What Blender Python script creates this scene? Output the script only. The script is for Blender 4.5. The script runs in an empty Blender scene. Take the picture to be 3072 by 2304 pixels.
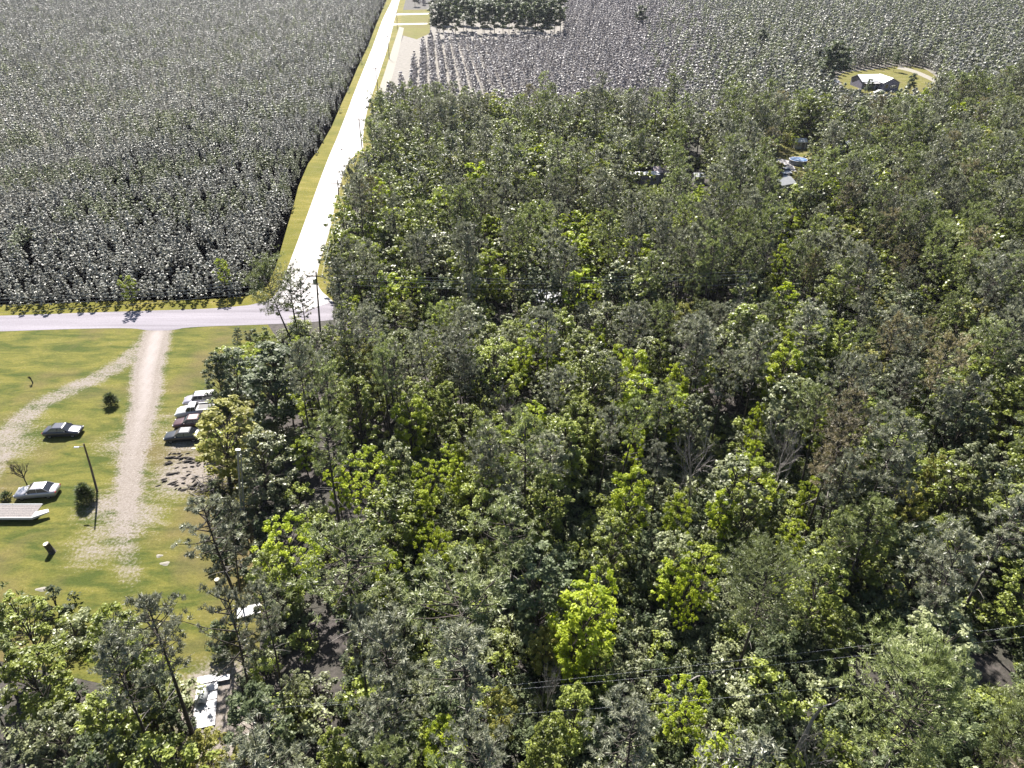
import bpy, math, random
import numpy as np
from mathutils import Vector, Matrix, Euler
random.seed(7); RNG = np.random.default_rng(7)
R = math.radians
sc = bpy.context.scene
COL = sc.collection

# ------------------------------------------------------------------ camera
F_PX, CX, CY, PITCH, CAM_H = 2159.0, 1536.0, 1152.0, R(32.8), 57.0
cam_d = bpy.data.cameras.new('camera'); cam = bpy.data.objects.new('camera', cam_d); COL.objects.link(cam)
cam.location = (0, 0, CAM_H); cam.rotation_euler = (R(90) - PITCH, 0, 0)
cam_d.sensor_width = 36.0; cam_d.lens = F_PX / 3072 * 36.0
cam_d.clip_start = 0.5; cam_d.clip_end = 6000
sc.camera = cam

# ------------------------------------------------------------------ sky, sun, exposure
SUN_AZ, SUN_EL = R(-18.5), R(46.5)            # azimuth measured from +Y towards +X
w = bpy.data.worlds.new('World'); sc.world = w; w.use_nodes = True
nt = w.node_tree; nt.nodes.clear()
sky = nt.nodes.new('ShaderNodeTexSky'); sky.sky_type = 'NISHITA'; sky.sun_disc = False
sky.sun_elevation = SUN_EL; sky.sun_rotation = SUN_AZ; sky.altitude = 50
bg = nt.nodes.new('ShaderNodeBackground'); bg.inputs['Strength'].default_value = 0.05
wo = nt.nodes.new('ShaderNodeOutputWorld')
nt.links.new(sky.outputs[0], bg.inputs[0]); nt.links.new(bg.outputs[0], wo.inputs[0])
sd = bpy.data.lights.new('sun', 'SUN'); sd.energy = 5.0; sd.angle = R(0.5); sd.color = (1.0, 0.95, 0.88)
sun = bpy.data.objects.new('sun', sd); COL.objects.link(sun)
SV = Vector((math.sin(SUN_AZ) * math.cos(SUN_EL), math.cos(SUN_AZ) * math.cos(SUN_EL), math.sin(SUN_EL)))
sun.rotation_euler = SV.to_track_quat('Z', 'Y').to_euler(); sun.location = SV * 300
vs = sc.view_settings; vs.view_transform = 'Standard'; vs.look = 'None'; vs.gamma = 1.0; vs.exposure = 1.5
sc.cycles.max_bounces = 5; sc.cycles.diffuse_bounces = 1; sc.cycles.glossy_bounces = 2
sc.cycles.transmission_bounces = 2; sc.cycles.volume_bounces = 0; sc.cycles.caustics_reflective = False
sc.cycles.caustics_refractive = False

# ------------------------------------------------------------------ picture geometry -> ground positions
CT, ST = math.cos(PITCH), math.sin(PITCH)
def ray(u, v):
    x = (u - CX) / F_PX; y = (v - CY) / F_PX
    return Vector((x, CT - y * ST, -ST - y * CT))
def G(u, v, z=0.0):
    """point at height z seen at pixel (u, v) of the 3072x2304 photograph"""
    d = ray(u, v); t = (z - CAM_H) / d.z
    return Vector((d.x * t, d.y * t, z))
def proj(X, Y, Z):
    dz = Z - CAM_H
    depth = Y * CT - dz * ST
    up = Y * ST + dz * CT
    return CX + F_PX * X / depth, CY - F_PX * up / depth, depth
def inside(px, py, poly):
    px = np.asarray(px, float); py = np.asarray(py, float)
    c = np.zeros(px.shape, bool); n = len(poly); j = n - 1
    for i in range(n):
        xi, yi = poly[i][0], poly[i][1]; xj, yj = poly[j][0], poly[j][1]
        if yi != yj:
            t = ((yi > py) != (yj > py)) & (px < (xj - xi) * (py - yi) / (yj - yi) + xi)
            c ^= t
        j = i
    return c

# ------------------------------------------------------------------ materials
def newmat(name):
    m = bpy.data.materials.new(name); m.use_nodes = True
    n = m.node_tree.nodes; n.clear()
    return m, n, m.node_tree.links
def nd(n, t, **k):
    x = n.new(t)
    for a, b in k.items(): setattr(x, a, b)
    return x
def rgb(c): return (c[0], c[1], c[2], 1.0)
def mixc(n, l, fac, a, b, mode='MIX'):
    x = n.new('ShaderNodeMix'); x.data_type = 'RGBA'; x.blend_type = mode
    for sock, val in ((x.inputs[0], fac), (x.inputs[6], a), (x.inputs[7], b)):
        if hasattr(val, 'is_output'): l.new(val, sock)
        elif isinstance(val, (int, float)): sock.default_value = val
        else: sock.default_value = rgb(val)
    return x.outputs[2]
def noise(n, l, scale, detail=4, rough=0.6, vec=None, dist=0.0):
    if vec is None:
        tc = n.new('ShaderNodeTexCoord'); vec = tc.outputs['Object']
    x = n.new('ShaderNodeTexNoise'); x.inputs['Scale'].default_value = scale
    x.inputs['Detail'].default_value = detail; x.inputs['Roughness'].default_value = rough
    x.inputs['Distortion'].default_value = dist
    l.new(vec, x.inputs['Vector']); return x.outputs['Fac']
def ramp(n, l, fac, lo, hi):
    x = n.new('ShaderNodeMapRange'); x.inputs[1].default_value = lo; x.inputs[2].default_value = hi
    l.new(fac, x.inputs[0]); return x.outputs[0]
def math_(n, l, op, a, b):
    x = n.new('ShaderNodeMath'); x.operation = op
    for s, v in ((x.inputs[0], a), (x.inputs[1], b)):
        if hasattr(v, 'is_output'): l.new(v, s)
        else: s.default_value = v
    return x.outputs[0]

def leaf_mat(name, ca, cb, trans=0.35, tcol=(1.25, 1.35, 0.6), rough=0.45, spec=0.5, var=0.35):
    m, n, l = newmat(name)
    at = nd(n, 'ShaderNodeAttribute', attribute_name='tint')
    oi = n.new('ShaderNodeObjectInfo')
    col = mixc(n, l, at.outputs['Fac'], ca, cb)
    f = n.new('ShaderNodeMapRange'); f.inputs[3].default_value = 1 - var; f.inputs[4].default_value = 1 + var
    l.new(oi.outputs['Random'], f.inputs[0])
    cc = n.new('ShaderNodeVectorMath'); cc.operation = 'SCALE'; l.new(col, cc.inputs[0]); l.new(f.outputs[0], cc.inputs['Scale'])
    p = n.new('ShaderNodeBsdfPrincipled'); l.new(cc.outputs[0], p.inputs['Base Color'])
    p.inputs['Roughness'].default_value = rough; p.inputs['Specular IOR Level'].default_value = spec
    t = n.new('ShaderNodeBsdfTranslucent')
    tc = mixc(n, l, 1.0, cc.outputs[0], tcol, 'MULTIPLY'); l.new(tc, t.inputs[0])
    mx = n.new('ShaderNodeMixShader'); mx.inputs[0].default_value = trans
    l.new(p.outputs[0], mx.inputs[1]); l.new(t.outputs[0], mx.inputs[2])
    o = n.new('ShaderNodeOutputMaterial'); l.new(mx.outputs[0], o.inputs[0])
    return m
def simple(name, c, rough=0.7, metal=0.0, spec=0.5, var=0.0, scale=8.0, c2=None, bump=0.0, coat=0.0):
    m, n, l = newmat(name)
    p = n.new('ShaderNodeBsdfPrincipled'); o = n.new('ShaderNodeOutputMaterial'); l.new(p.outputs[0], o.inputs[0])
    p.inputs['Roughness'].default_value = rough; p.inputs['Metallic'].default_value = metal
    p.inputs['Specular IOR Level'].default_value = spec; p.inputs['Coat Weight'].default_value = coat; p.inputs['Coat Roughness'].default_value = .22
    nz = noise(n, l, scale, 4, 0.6)
    b = c2 if c2 else tuple(x * (1 - var) for x in c)
    l.new(mixc(n, l, ramp(n, l, nz, 0.35, 0.65), c, b), p.inputs['Base Color'])
    if bump:
        bm = n.new('ShaderNodeBump'); bm.inputs['Strength'].default_value = bump; bm.inputs['Distance'].default_value = 0.05
        l.new(nz, bm.inputs['Height']); l.new(bm.outputs[0], p.inputs['Normal'])
    return m

M = {}
M['pine'] = leaf_mat('pine_needles', (0.060, 0.070, 0.040), (0.350, 0.360, 0.265), 0.24, (1.3, 1.3, .9), 0.40, 0.55, .30)
M['pinegreen'] = leaf_mat('pine_needles_green', (0.058, 0.078, 0.025), (0.315, 0.355, 0.150), 0.26, (1.4, 1.45, .7), 0.42, 0.5, .30)
M['pinebrown'] = leaf_mat('pine_needles_brown', (0.09, 0.080, 0.046), (0.32, 0.27, 0.18), 0.24, rough=0.5, spec=0.4)
M['young'] = leaf_mat('young_pine_needles', (0.085, 0.090, 0.074), (0.370, 0.370, 0.335), 0.28, (1.2, 1.2, 1.0), 0.42, 0.5, 0.34)
M['youngp'] = leaf_mat('young_pine_needles_pale', (0.105, 0.100, 0.105), (0.36, 0.34, 0.355), 0.30, (1.2, 1.15, 1.1), 0.45, 0.5, 0.35)
M['youngg'] = leaf_mat('young_pine_needles_green', (0.075, 0.092, 0.048), (0.310, 0.330, 0.210), 0.28, (1.2, 1.25, .8), 0.45, 0.4, 0.34)
M['leaf'] = leaf_mat('leaf_mid_green', (0.055, 0.078, 0.012), (0.350, 0.400, 0.085), 0.32, (1.4, 1.4, .5), rough=.42, spec=.4, var=.3)
M['leafd'] = leaf_mat('leaf_dark_green', (0.026, 0.040, 0.018), (0.150, 0.180, 0.085), 0.22, rough=.5, spec=.25)
M['leafy'] = leaf_mat('leaf_yellow_green', (0.160, 0.225, 0.014), (0.480, 0.540, 0.060), 0.42, (1.4, 1.4, .4), var=.2, spec=.25)
M['leafo'] = leaf_mat('leaf_olive_gold', (0.13, 0.125, 0.026), (0.36, 0.35, 0.095), 0.36, var=.2, spec=.25)
M['leafg'] = leaf_mat('leaf_grey_green', (0.060, 0.076, 0.028), (0.350, 0.375, 0.200), 0.26, (1.35, 1.35, .7), rough=.42, spec=.45, var=.3)
M['bark'] = simple('bark_dark', (0.075, 0.062, 0.052), 0.9, var=.5, scale=5, bump=.6)
M['deadwood'] = simple('dead_wood', (0.34, 0.31, 0.29), 0.8, var=.45, scale=6)
M['polewood'] = simple('pole_wood', (0.16, 0.13, 0.10), 0.85, var=.4, scale=4)
M['wire'] = simple('wire_metal', (0.75, 0.75, 0.75), 0.5)
M['metal'] = simple('galvanised_metal', (0.45, 0.46, 0.47), 0.4, metal=0.6, var=.2)
M['white'] = simple('white_metal_sheet', (0.60, 0.59, 0.61), 0.5, var=.12, scale=2, spec=.3)
M['roof'] = simple('white_roof_metal', (0.72, 0.72, 0.74), 0.4, var=.10, scale=1)
M['sheet'] = simple('grey_sheet', (0.42, 0.43, 0.44), 0.4, var=.2, scale=2)
M['wallpurple'] = simple('lavender_siding', (0.22, 0.21, 0.30), 0.7, var=.15, scale=2)
M['wallwhite'] = simple('white_siding', (0.55, 0.54, 0.55), 0.7, var=.15, scale=2)
M['glass'] = simple('window_glass', (0.012, 0.014, 0.018), 0.08, spec=0.8, coat=.5)
M['tyre'] = simple('tyre_rubber', (0.015, 0.015, 0.016), 0.85)
M['chrome'] = simple('rim_metal', (0.5, 0.5, 0.5), 0.3, metal=0.9)
M['lamp'] = simple('headlight_lens', (0.6, 0.6, 0.6), 0.15, coat=1)
M['redlamp'] = simple('tail_light_lens', (0.3, 0.01, 0.01), 0.2, coat=1)
M['dark'] = simple('dark_plastic', (0.02, 0.02, 0.022), 0.6)
M['plank'] = simple('weathered_planks', (0.25, 0.22, 0.21), 0.85, c2=(0.15, 0.14, 0.14), scale=7, bump=.4)
M['char'] = simple('charred_wood', (0.03, 0.026, 0.024), 0.85, c2=(0.09, 0.075, 0.065), scale=6, bump=.5)
M['cutwood'] = simple('sawn_wood', (0.62, 0.56, 0.44), 0.8, var=.2)
M['sand'] = simple('pale_sand', (0.27, 0.25, 0.21), 0.9, var=.3, scale=3)
M['concrete'] = simple('concrete', (0.42, 0.40, 0.40), 0.8, var=.2, scale=1)
M['water'] = simple('pool_water', (0.10, 0.20, 0.42), 0.06, c2=(0.28, 0.34, 0.46), scale=.8, spec=.6)
M['poolwall'] = simple('pool_wall', (0.30, 0.32, 0.36), 0.5, var=.2)
M['redroof'] = simple('pinkish_tin', (0.52, 0.42, 0.44), 0.5, var=.2)
def paint(name, c, metal=.3, rough=.32):
    return simple(name, c, rough, metal=metal, coat=0.6, spec=.6)

# ground materials ----------------------------------------------------------
def turf_mat(name, grassA, grassB, grassC, dirtA, dirtB):
    """grass that turns to bare dirt where the vertex attribute 'worn' is high"""
    m, n, l = newmat(name)
    tc = n.new('ShaderNodeTexCoord'); ob = tc.outputs['Object']
    mp = n.new('ShaderNodeMapping'); mp.inputs['Scale'].default_value = (0.55, 1.6, 1); l.new(ob, mp.inputs[0]); st = mp.outputs[0]
    big = noise(n, l, 0.045, 4, .6, ob); mid = noise(n, l, 0.30, 6, .65, st, .4); fin = noise(n, l, 3.2, 6, .75, ob)
    sp = noise(n, l, 11.0, 3, .7, ob)
    g = mixc(n, l, ramp(n, l, mid, .38, .60), grassA, grassB)
    g = mixc(n, l, ramp(n, l, big, .48, .62), g, grassC)
    g = mixc(n, l, ramp(n, l, fin, .28, .74), mixc(n, l, .6, g, (.25, .25, .2), 'MULTIPLY'), g)
    d = mixc(n, l, ramp(n, l, fin, .30, .70), dirtA, dirtB)
    d = mixc(n, l, ramp(n, l, sp, .62, .72), d, (.62, .58, .54))
    at = nd(n, 'ShaderNodeAttribute', attribute_name='worn')
    d = mixc(n, l, ramp(n, l, at.outputs['Fac'], 1.05, 1.7), d, (.33, .295, .285))
    wv = math_(n, l, 'ADD', at.outputs['Fac'], math_(n, l, 'MULTIPLY', math_(n, l, 'SUBTRACT', mid, .5), 1.3))
    wv = math_(n, l, 'ADD', wv, math_(n, l, 'MULTIPLY', math_(n, l, 'SUBTRACT', fin, .5), 1.7))
    c = mixc(n, l, ramp(n, l, wv, .28, .72), g, d)
    p = n.new('ShaderNodeBsdfPrincipled'); p.inputs['Roughness'].default_value = .85
    p.inputs['Specular IOR Level'].default_value = .08
    l.new(c, p.inputs['Base Color'])
    bm = n.new('ShaderNodeBump'); bm.inputs['Strength'].default_value = .7; bm.inputs['Distance'].default_value = .12
    l.new(math_(n, l, 'ADD', fin, mid), bm.inputs['Height']); l.new(bm.outputs[0], p.inputs['Normal'])
    o = n.new('ShaderNodeOutputMaterial'); l.new(p.outputs[0], o.inputs[0])
    return m
M['turf'] = turf_mat('lawn_turf', (.070, .092, .020), (.180, .170, .040), (.165, .130, .062), (.16, .135, .112), (.27, .240, .220))
M['verge'] = turf_mat('verge_turf', (.15, .145, .022), (.23, .20, .04), (.13, .135, .02), (.20, .15, .10), (.28, .22, .16))
M['yard'] = turf_mat('yard_turf', (.14, .145, .03), (.20, .18, .055), (.17, .15, .05), (.20, .16, .11), (.28, .24, .18))
M['drive'] = turf_mat('drive_dirt', (.15, .135, .05), (.20, .17, .09), (.19, .16, .10), (.19, .16, .14), (.30, .265, .25))
def floor_mat():
    m, n, l = newmat('forest_floor')
    tc = n.new('ShaderNodeTexCoord'); ob = tc.outputs['Object']
    a = noise(n, l, .12, 5, .6, ob); b = noise(n, l, 1.6, 6, .75, ob)
    c = mixc(n, l, ramp(n, l, b, .35, .66), (.018, .016, .014), (.085, .070, .065))
    c = mixc(n, l, ramp(n, l, a, .42, .80), c, (.03, .034, .016))
    p = n.new('ShaderNodeBsdfPrincipled'); p.inputs['Roughness'].default_value = .9; l.new(c, p.inputs['Base Color'])
    bm = n.new('ShaderNodeBump'); bm.inputs['Strength'].default_value = .8; bm.inputs['Distance'].default_value = .15
    l.new(b, bm.inputs['Height']); l.new(bm.outputs[0], p.inputs['Normal'])
    o = n.new('ShaderNodeOutputMaterial'); l.new(p.outputs[0], o.inputs[0]); return m
M['floor'] = floor_mat()
def road_mat(name, ca, cb, cs, rough, spec):
    m, n, l = newmat(name)
    tc = n.new('ShaderNodeTexCoord'); ob = tc.outputs['Object']
    mp = n.new('ShaderNodeMapping'); mp.inputs['Rotation'].default_value = (0, 0, 0); mp.inputs['Scale'].default_value = cs; l.new(ob, mp.inputs[0])
    a = noise(n, l, .5, 5, .6, mp.outputs[0]); b = noise(n, l, 5.0, 5, .7, ob)
    c = mixc(n, l, ramp(n, l, a, .35, .65), ca, cb)
    c = mixc(n, l, ramp(n, l, b, .3, .7), mixc(n, l, .6, c, (.55, .53, .52), 'MULTIPLY'), c)
    p = n.new('ShaderNodeBsdfPrincipled'); p.inputs['Roughness'].default_value = rough; p.inputs['Specular IOR Level'].default_value = spec
    l.new(c, p.inputs['Base Color'])
    bm = n.new('ShaderNodeBump'); bm.inputs['Strength'].default_value = .25; bm.inputs['Distance'].default_value = .03
    l.new(b, bm.inputs['Height']); l.new(bm.outputs[0], p.inputs['Normal'])
    o = n.new('ShaderNodeOutputMaterial'); l.new(p.outputs[0], o.inputs[0]); return m
M['gravel'] = road_mat('pale_gravel', (.40, .38, .385), (.66, .64, .645), (.9, .05, 1), .7, .12)
M['asphalt'] = road_mat('pale_asphalt', (.215, .20, .225), (.32, .30, .335), (.05, .9, 1), .85, .05)

# ------------------------------------------------------------------ object helpers
def link(o, parent=None):
    COL.objects.link(o)
    if parent: o.parent = parent
    return o
def tag(o, label=None, cat=None, group=None, kind=None):
    if label: o['label'] = label
    if cat: o['category'] = cat
    if group: o['group'] = group
    if kind: o['kind'] = kind
    return o
def mesh(name, V, Fc, mats, parent=None, loc=None, tint=None, smooth=False, mi=None, lk=True, attrs=None):
    me = bpy.data.meshes.new(name); me.from_pydata([tuple(v) for v in V], [], [tuple(f) for f in Fc])
    for m in (mats if isinstance(mats, (list, tuple)) else [mats]): me.materials.append(m)
    if tint is not None:
        a = me.attributes.new('tint', 'FLOAT', 'FACE'); a.data.foreach_set('value', np.asarray(tint, dtype=np.float32))
    if attrs:
        for k, v in attrs.items():
            a = me.attributes.new(k, 'FLOAT', 'POINT'); a.data.foreach_set('value', np.asarray(v, dtype=np.float32))
    if mi is not None: me.polygons.foreach_set('material_index', np.asarray(mi, dtype=np.int32))
    if smooth: me.polygons.foreach_set('use_smooth', [True] * len(me.polygons))
    me.update()
    o = bpy.data.objects.new(name, me)
    if loc is not None: o.location = loc
    if lk: link(o, parent)
    return o
def empty(name, loc, rz=0.0, rot=None):
    o = bpy.data.objects.new(name, None); o.empty_display_size = .3
    o.location = loc; o.rotation_euler = rot if rot else (0, 0, rz)
    return link(o)

class MB:
    def __init__(s): s.V = []; s.F = []; s.m = []
    def add(s, V, Fc, mi=0):
        b = len(s.V); s.V += [tuple(v) for v in V]; s.F += [tuple(b + i for i in f) for f in Fc]; s.m += [mi] * len(Fc); return s
    def box(s, x0, x1, y0, y1, z0, z1, mi=0, bev=0.0):
        if bev > 0:
            b = min(bev, (x1 - x0) / 2.1, (y1 - y0) / 2.1, (z1 - z0) / 2.1)
            V = []
            for z, i in ((z0, b), (z0 + b, 0), (z1 - b, 0), (z1, b)):
                V += [(x0 + i, y0 + i, z), (x1 - i, y0 + i, z), (x1 - i, y1 - i, z), (x0 + i, y1 - i, z)]
            Fc = [(3, 2, 1, 0), (12, 13, 14, 15)]
            for k in range(3):
                for j in range(4):
                    Fc.append((k * 4 + j, k * 4 + (j + 1) % 4, k * 4 + 4 + (j + 1) % 4, k * 4 + 4 + j))
            return s.add(V, Fc, mi)
        V = [(x0, y0, z0), (x1, y0, z0), (x1, y1, z0), (x0, y1, z0), (x0, y0, z1), (x1, y0, z1), (x1, y1, z1), (x0, y1, z1)]
        return s.add(V, [(3, 2, 1, 0), (4, 5, 6, 7), (0, 1, 5, 4), (1, 2, 6, 5), (2, 3, 7, 6), (3, 0, 4, 7)], mi)
    def tube(s, pts, rad, n=6, mi=0, caps=True):
        pts = [Vector(p) for p in pts]; V = []; Fc = []
        up = Vector((0, 0, 1))
        for i, p in enumerate(pts):
            t = (pts[min(i + 1, len(pts) - 1)] - pts[max(i - 1, 0)]).normalized()
            a = t.cross(up)
            if a.length < 1e-3: a = t.cross(Vector((1, 0, 0)))
            a.normalize(); b = t.cross(a)
            r = rad[i] if isinstance(rad, (list, tuple)) else rad
            for k in range(n):
                q = 2 * math.pi * k / n
                V.append(p + (a * math.cos(q) + b * math.sin(q)) * r)
        for i in range(len(pts) - 1):
            for k in range(n):
                Fc.append((i * n + k, i * n + (k + 1) % n, (i + 1) * n + (k + 1) % n, (i + 1) * n + k))
        if caps:
            Fc.append(tuple(range(n))); Fc.append(tuple((len(pts) - 1) * n + k for k in reversed(range(n))))
        return s.add(V, Fc, mi)
    def disc(s, c, r, z0, z1, n=16, mi=0, axis='Z'):
        c = Vector(c)
        if axis == 'Z': return s.tube([c + Vector((0, 0, z0)), c + Vector((0, 0, z1))], r, n, mi)
        return s.tube([c + Vector((0, z0, 0)), c + Vector((0, z1, 0))], r, n, mi)
    def build(s, name, mats, parent=None, loc=None, smooth=False, lk=True):
        return mesh(name, s.V, s.F, mats, parent, loc, smooth=smooth, mi=s.m, lk=lk)

# ------------------------------------------------------------------ ground sheets
def seg_dist(P, line):
    d = np.full(len(P), 1e9)
    for a, b in zip(line[:-1], line[1:]):
        a = np.array(a[:2]); b = np.array(b[:2]); ab = b - a
        t = np.clip(((P - a) @ ab) / (ab @ ab), 0, 1)
        d = np.minimum(d, np.linalg.norm(P - (a + t[:, None] * ab), axis=1))
    return d
drive_c = [G(*p) for p in [(470, 1000), (455, 1060), (440, 1120), (435, 1200), (415, 1280), (395, 1380), (388, 1480), (370, 1580), (385, 1700), (400, 1800)]]
track_c = [G(*p) for p in [(440, 1030), (370, 1090), (290, 1133), (200, 1175), (115, 1215), (55, 1265), (10, 1340), (-60, 1450), (-150, 1600)]]
def worn_at(P):
    d = seg_dist(P, drive_c); ky = np.clip((P[:, 1] - G(380, 1600).y) / 35, 0, 1); wv = np.clip(1.2 + .6 * ky - d / 1.75, 0, .9 + .65 * ky) * (.25 + .75 * np.clip((P[:, 1] - G(390, 1800).y) / (G(390, 1520).y - G(390, 1800).y), 0, 1)) * (P[:, 1] > G(390, 1880).y)
    d2 = seg_dist(P, track_c); wv = np.maximum(wv, np.clip(.85 - np.abs(d2 - .7) / 2.2, 0, .62))
    for (u, v, r, a) in [(560, 1420, 5.5, .75), (330, 1520, 4.5, .6), (20, 1330, 6, .55), (380, 1560, 5, .6), (300, 1640, 5, .4), (650, 2070, 4.0, .95),
                         (600, 2140, 3.5, .95), (720, 2190, 5.5, .8), (600, 1290, 5, .35), (380, 1330, 5, .5), (470, 1280, 5, .35), (560, 1340, 4, .6)]:
        g = G(u, v); dd = np.hypot(P[:, 0] - g.x, P[:, 1] - g.y); wv = np.maximum(wv, np.clip((1.25 - dd / r), 0, 1) * a)
    return wv
def sheet(name, poly, z, mat, res=None, kind='structure', worn=None, label=None, cat=None):
    """flat sheet over a polygon in world metres; a grid clipped to it when res is given"""
    me = bpy.data.meshes.new(name)
    import bmesh
    bm = bmesh.new(); vs_ = [bm.verts.new((p[0], p[1], z)) for p in poly]; f = bm.faces.new(vs_)
    bmesh.ops.triangulate(bm, faces=[f])
    if res:
        xs = [p[0] for p in poly]; ys = [p[1] for p in poly]
        for ax, lo, hi in ((0, min(xs), max(xs)), (1, min(ys), max(ys))):
            k = lo + res
            while k < hi:
                co = [0, 0, 0]; no = [0, 0, 0]; co[ax] = k; no[ax] = 1
                bmesh.ops.bisect_plane(bm, geom=bm.verts[:] + bm.edges[:] + bm.faces[:], plane_co=co, plane_no=no, dist=1e-4)
                k += res
    bmesh.ops.recalc_face_normals(bm, faces=bm.faces[:])
    for f in bm.faces:
        if f.normal.z < 0: f.normal_flip()
    bm.to_mesh(me); bm.free(); me.materials.append(mat)
    P = np.array([v.co[:2] for v in me.vertices])
    a = me.attributes.new('worn', 'FLOAT', 'POINT')
    a.data.foreach_set('value', (worn(P) if callable(worn) else np.full(len(P), worn or 0.0)).astype(np.float32))
    o = link(bpy.data.objects.new(name, me)); o['kind'] = kind
    if label: tag(o, label, cat)
    return o
def PX(L): return [G(*p) for p in L]

sheet('ground', [(-1500, -60), (1500, -60), (1500, 2600), (-1500, 2600)], 0.0, M['floor'])
LAWN = PX([(-420, 985), (0, 990), (217, 982), (398, 979), (564, 976), (800, 968), (860, 1060), (800, 1200), (740, 1400), (760, 1600), (790, 1800), (770, 2050), (760, 2260), (560, 2290), (300, 2050), (-150, 1950), (-420, 1700)])
sheet('lawn', LAWN, .010, M['turf'], 1.2, worn=worn_at)
road_left = [(1195, -60), (1178, 0), (1148, 55), (1119, 139), (1072, 253), (1022, 388), (980, 485), (937, 603), (902, 700), (872, 780), (850, 840), (827, 889), (795, 905)]
cross_top = [(746, 916), (633, 927), (452, 932), (271, 938), (0, 948), (-420, 958)]
cross_bot = [(-420, 1006), (0, 995), (217, 987), (398, 984), (439, 992), (517, 992), (564, 981), (800, 974), (920, 968), (1000, 960)]
road_right = [(1000, 905), (948, 860), (954, 800), (988, 700), (1001, 633), (1022, 544), (1047, 477), (1092, 450), (1087, 425), (1098, 337), (1127, 253), (1165, 139), (1180, 72), (1199, 0), (1212, -60)]
def smooth_line(L, it=2):
    for _ in range(it):
        o = [L[0]]
        for a, b in zip(L[:-1], L[1:]):
            o += [(a[0] * .75 + b[0] * .25, a[1] * .75 + b[1] * .25), (a[0] * .25 + b[0] * .75, a[1] * .25 + b[1] * .75)]
        L = o + [L[-1]]
    return L
W2 = lambda L: [(G(*p).x, G(*p).y) for p in L]
rl, rr, ctp, cbt = (smooth_line(W2(x)) for x in (road_left, road_right, cross_top, cross_bot))
jl = W2([(795, 905)])[0]; jr = W2([(1000, 905)])[0]
sheet('gravel_road', rl + [(G(905, 935).x, G(905, 935).y)] + rr, .034, M['gravel'], 8)
sheet('crossing_road', ctp[::-1] + [jl, (G(905, 915).x, G(905, 915).y), jr] + cbt[::-1], .030, M['asphalt'], 8)
verge_l = [(1160, 0), (1128, 75), (1104, 139), (1072, 205), (1052, 253), (1025, 310), (995, 380), (955, 450), (925, 490), (895, 560), (880, 620), (862, 680), (845, 740), (828, 800), (800, 860), (740, 890), (600, 900), (400, 903), (0, 915), (-420, 925)]
sheet('grass_verge', W2(verge_l) + ctp[::-1] + rl[::-1], .018, M['verge'], 4, worn=.12)
verge_r = [(1000, 905), (1010, 860), (1000, 800), (1012, 700), (1030, 633), (1045, 560), (1075, 500), (1120, 450), (1115, 400), (1122, 337), (1152, 260), (1190, 150), (1200, 72), (1216, 0), (1235, -60)]
sheet('roadside_grass', rr[::-1] + smooth_line(W2(verge_r), 1), .014, M['verge'], 4, worn=.25)
DRV = smooth_line(W2([(439, 992), (434, 1019), (416, 1052), (410, 1100), (408, 1150), (402, 1210), (385, 1260), (368, 1320), (360, 1380), (358, 1430), (345, 1500), (335, 1560), (330, 1600)])) + \
      smooth_line(W2([(400, 1600), (412, 1560), (422, 1500), (425, 1450), (430, 1380), (438, 1320), (448, 1260), (457, 1210), (463, 1160), (466, 1110), (478, 1070), (493, 1037), (517, 992)]))
sheet('driveway', DRV, .026, M['turf'], 1.0, worn=worn_at)
sheet('field', W2([(1186, 100), (1202, 38), (1205, 30), (1290, 28), (1290, 100), (1250, 118)]), .012, M['yard'], None, worn=.05)
sheet('field_track', W2([(1182, 46), (1184, 41), (1290, 39), (1290, 43)]), .038, M['gravel'])
sheet('field_path', W2([(1175, 76), (1176, 71), (1282, 69), (1282, 73)]), .038, M['gravel'])
sheet('sandy_track', smooth_line(W2([(1198, 80), (1172, 160), (1150, 230), (1136, 270)])) + smooth_line(W2([(1160, 275), (1178, 230), (1195, 160), (1212, 84)])), .036, M['sand'])
YARD = [(2510, 232), (2530, 215), (2580, 213), (2640, 205), (2690, 198), (2760, 200), (2790, 215), (2815, 235), (2805, 262), (2760, 292), (2690, 285), (2600, 285), (2540, 280), (2525, 250)]
sheet('house_yard', smooth_line(W2(YARD + YARD[:1]))[:-1], .012, M['yard'], 3, worn=.2)
sheet('dirt_path', smooth_line(W2([(2700, 198), (2740, 208), (2790, 228), (2815, 245)])) + smooth_line(W2([(2808, 250), (2780, 236), (2735, 216), (2690, 206)])), .020, M['sand'])
YARD2 = [(2310, 432), (2345, 428), (2430, 432), (2440, 470), (2442, 505), (2405, 530), (2385, 560), (2345, 560), (2335, 500), (2312, 470)]
sheet('pool_yard', smooth_line(W2(YARD2 + YARD2[:1]))[:-1], .012, M['yard'], 3, worn=.3)
sheet('grass_patch', smooth_line(W2([(2078, 566), (2112, 562), (2122, 585), (2112, 606), (2084, 604), (2078, 566)]))[:-1], .012, simple('vivid_grass', (.22, .29, .02), .9, var=.3, scale=1.5))
sheet('concrete_path', W2([(2320, 473), (2368, 481), (2382, 500), (2390, 515), (2370, 512), (2350, 490), (2318, 480)]), .022, M['concrete'])

M['straw'] = simple('pale_straw_ground', (.21, .19, .17), .9, c2=(.13, .12, .10), scale=.6); M['duff'] = simple('dark_duff', (.09, .085, .06), .9, c2=(.05, .045, .04), scale=.6)
sheet('plantation_ground', W2([(1112, 392), (1125, 340), (1150, 270), (1215, 95), (1290, 105), (1300, 20), (1350, -90), (3300, -90), (3300, 330), (2830, 360), (2500, 410), (2100, 430), (1900, 400), (1300, 395)]), .008, M['straw'])
sheet('planting_ground', W2([(-500, -95), (1165, -95), (1160, 0), (1104, 139), (1052, 253), (995, 380), (925, 490), (880, 620), (828, 800), (740, 890), (400, 903), (-500, 925)]), .006, M['duff'])
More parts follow.
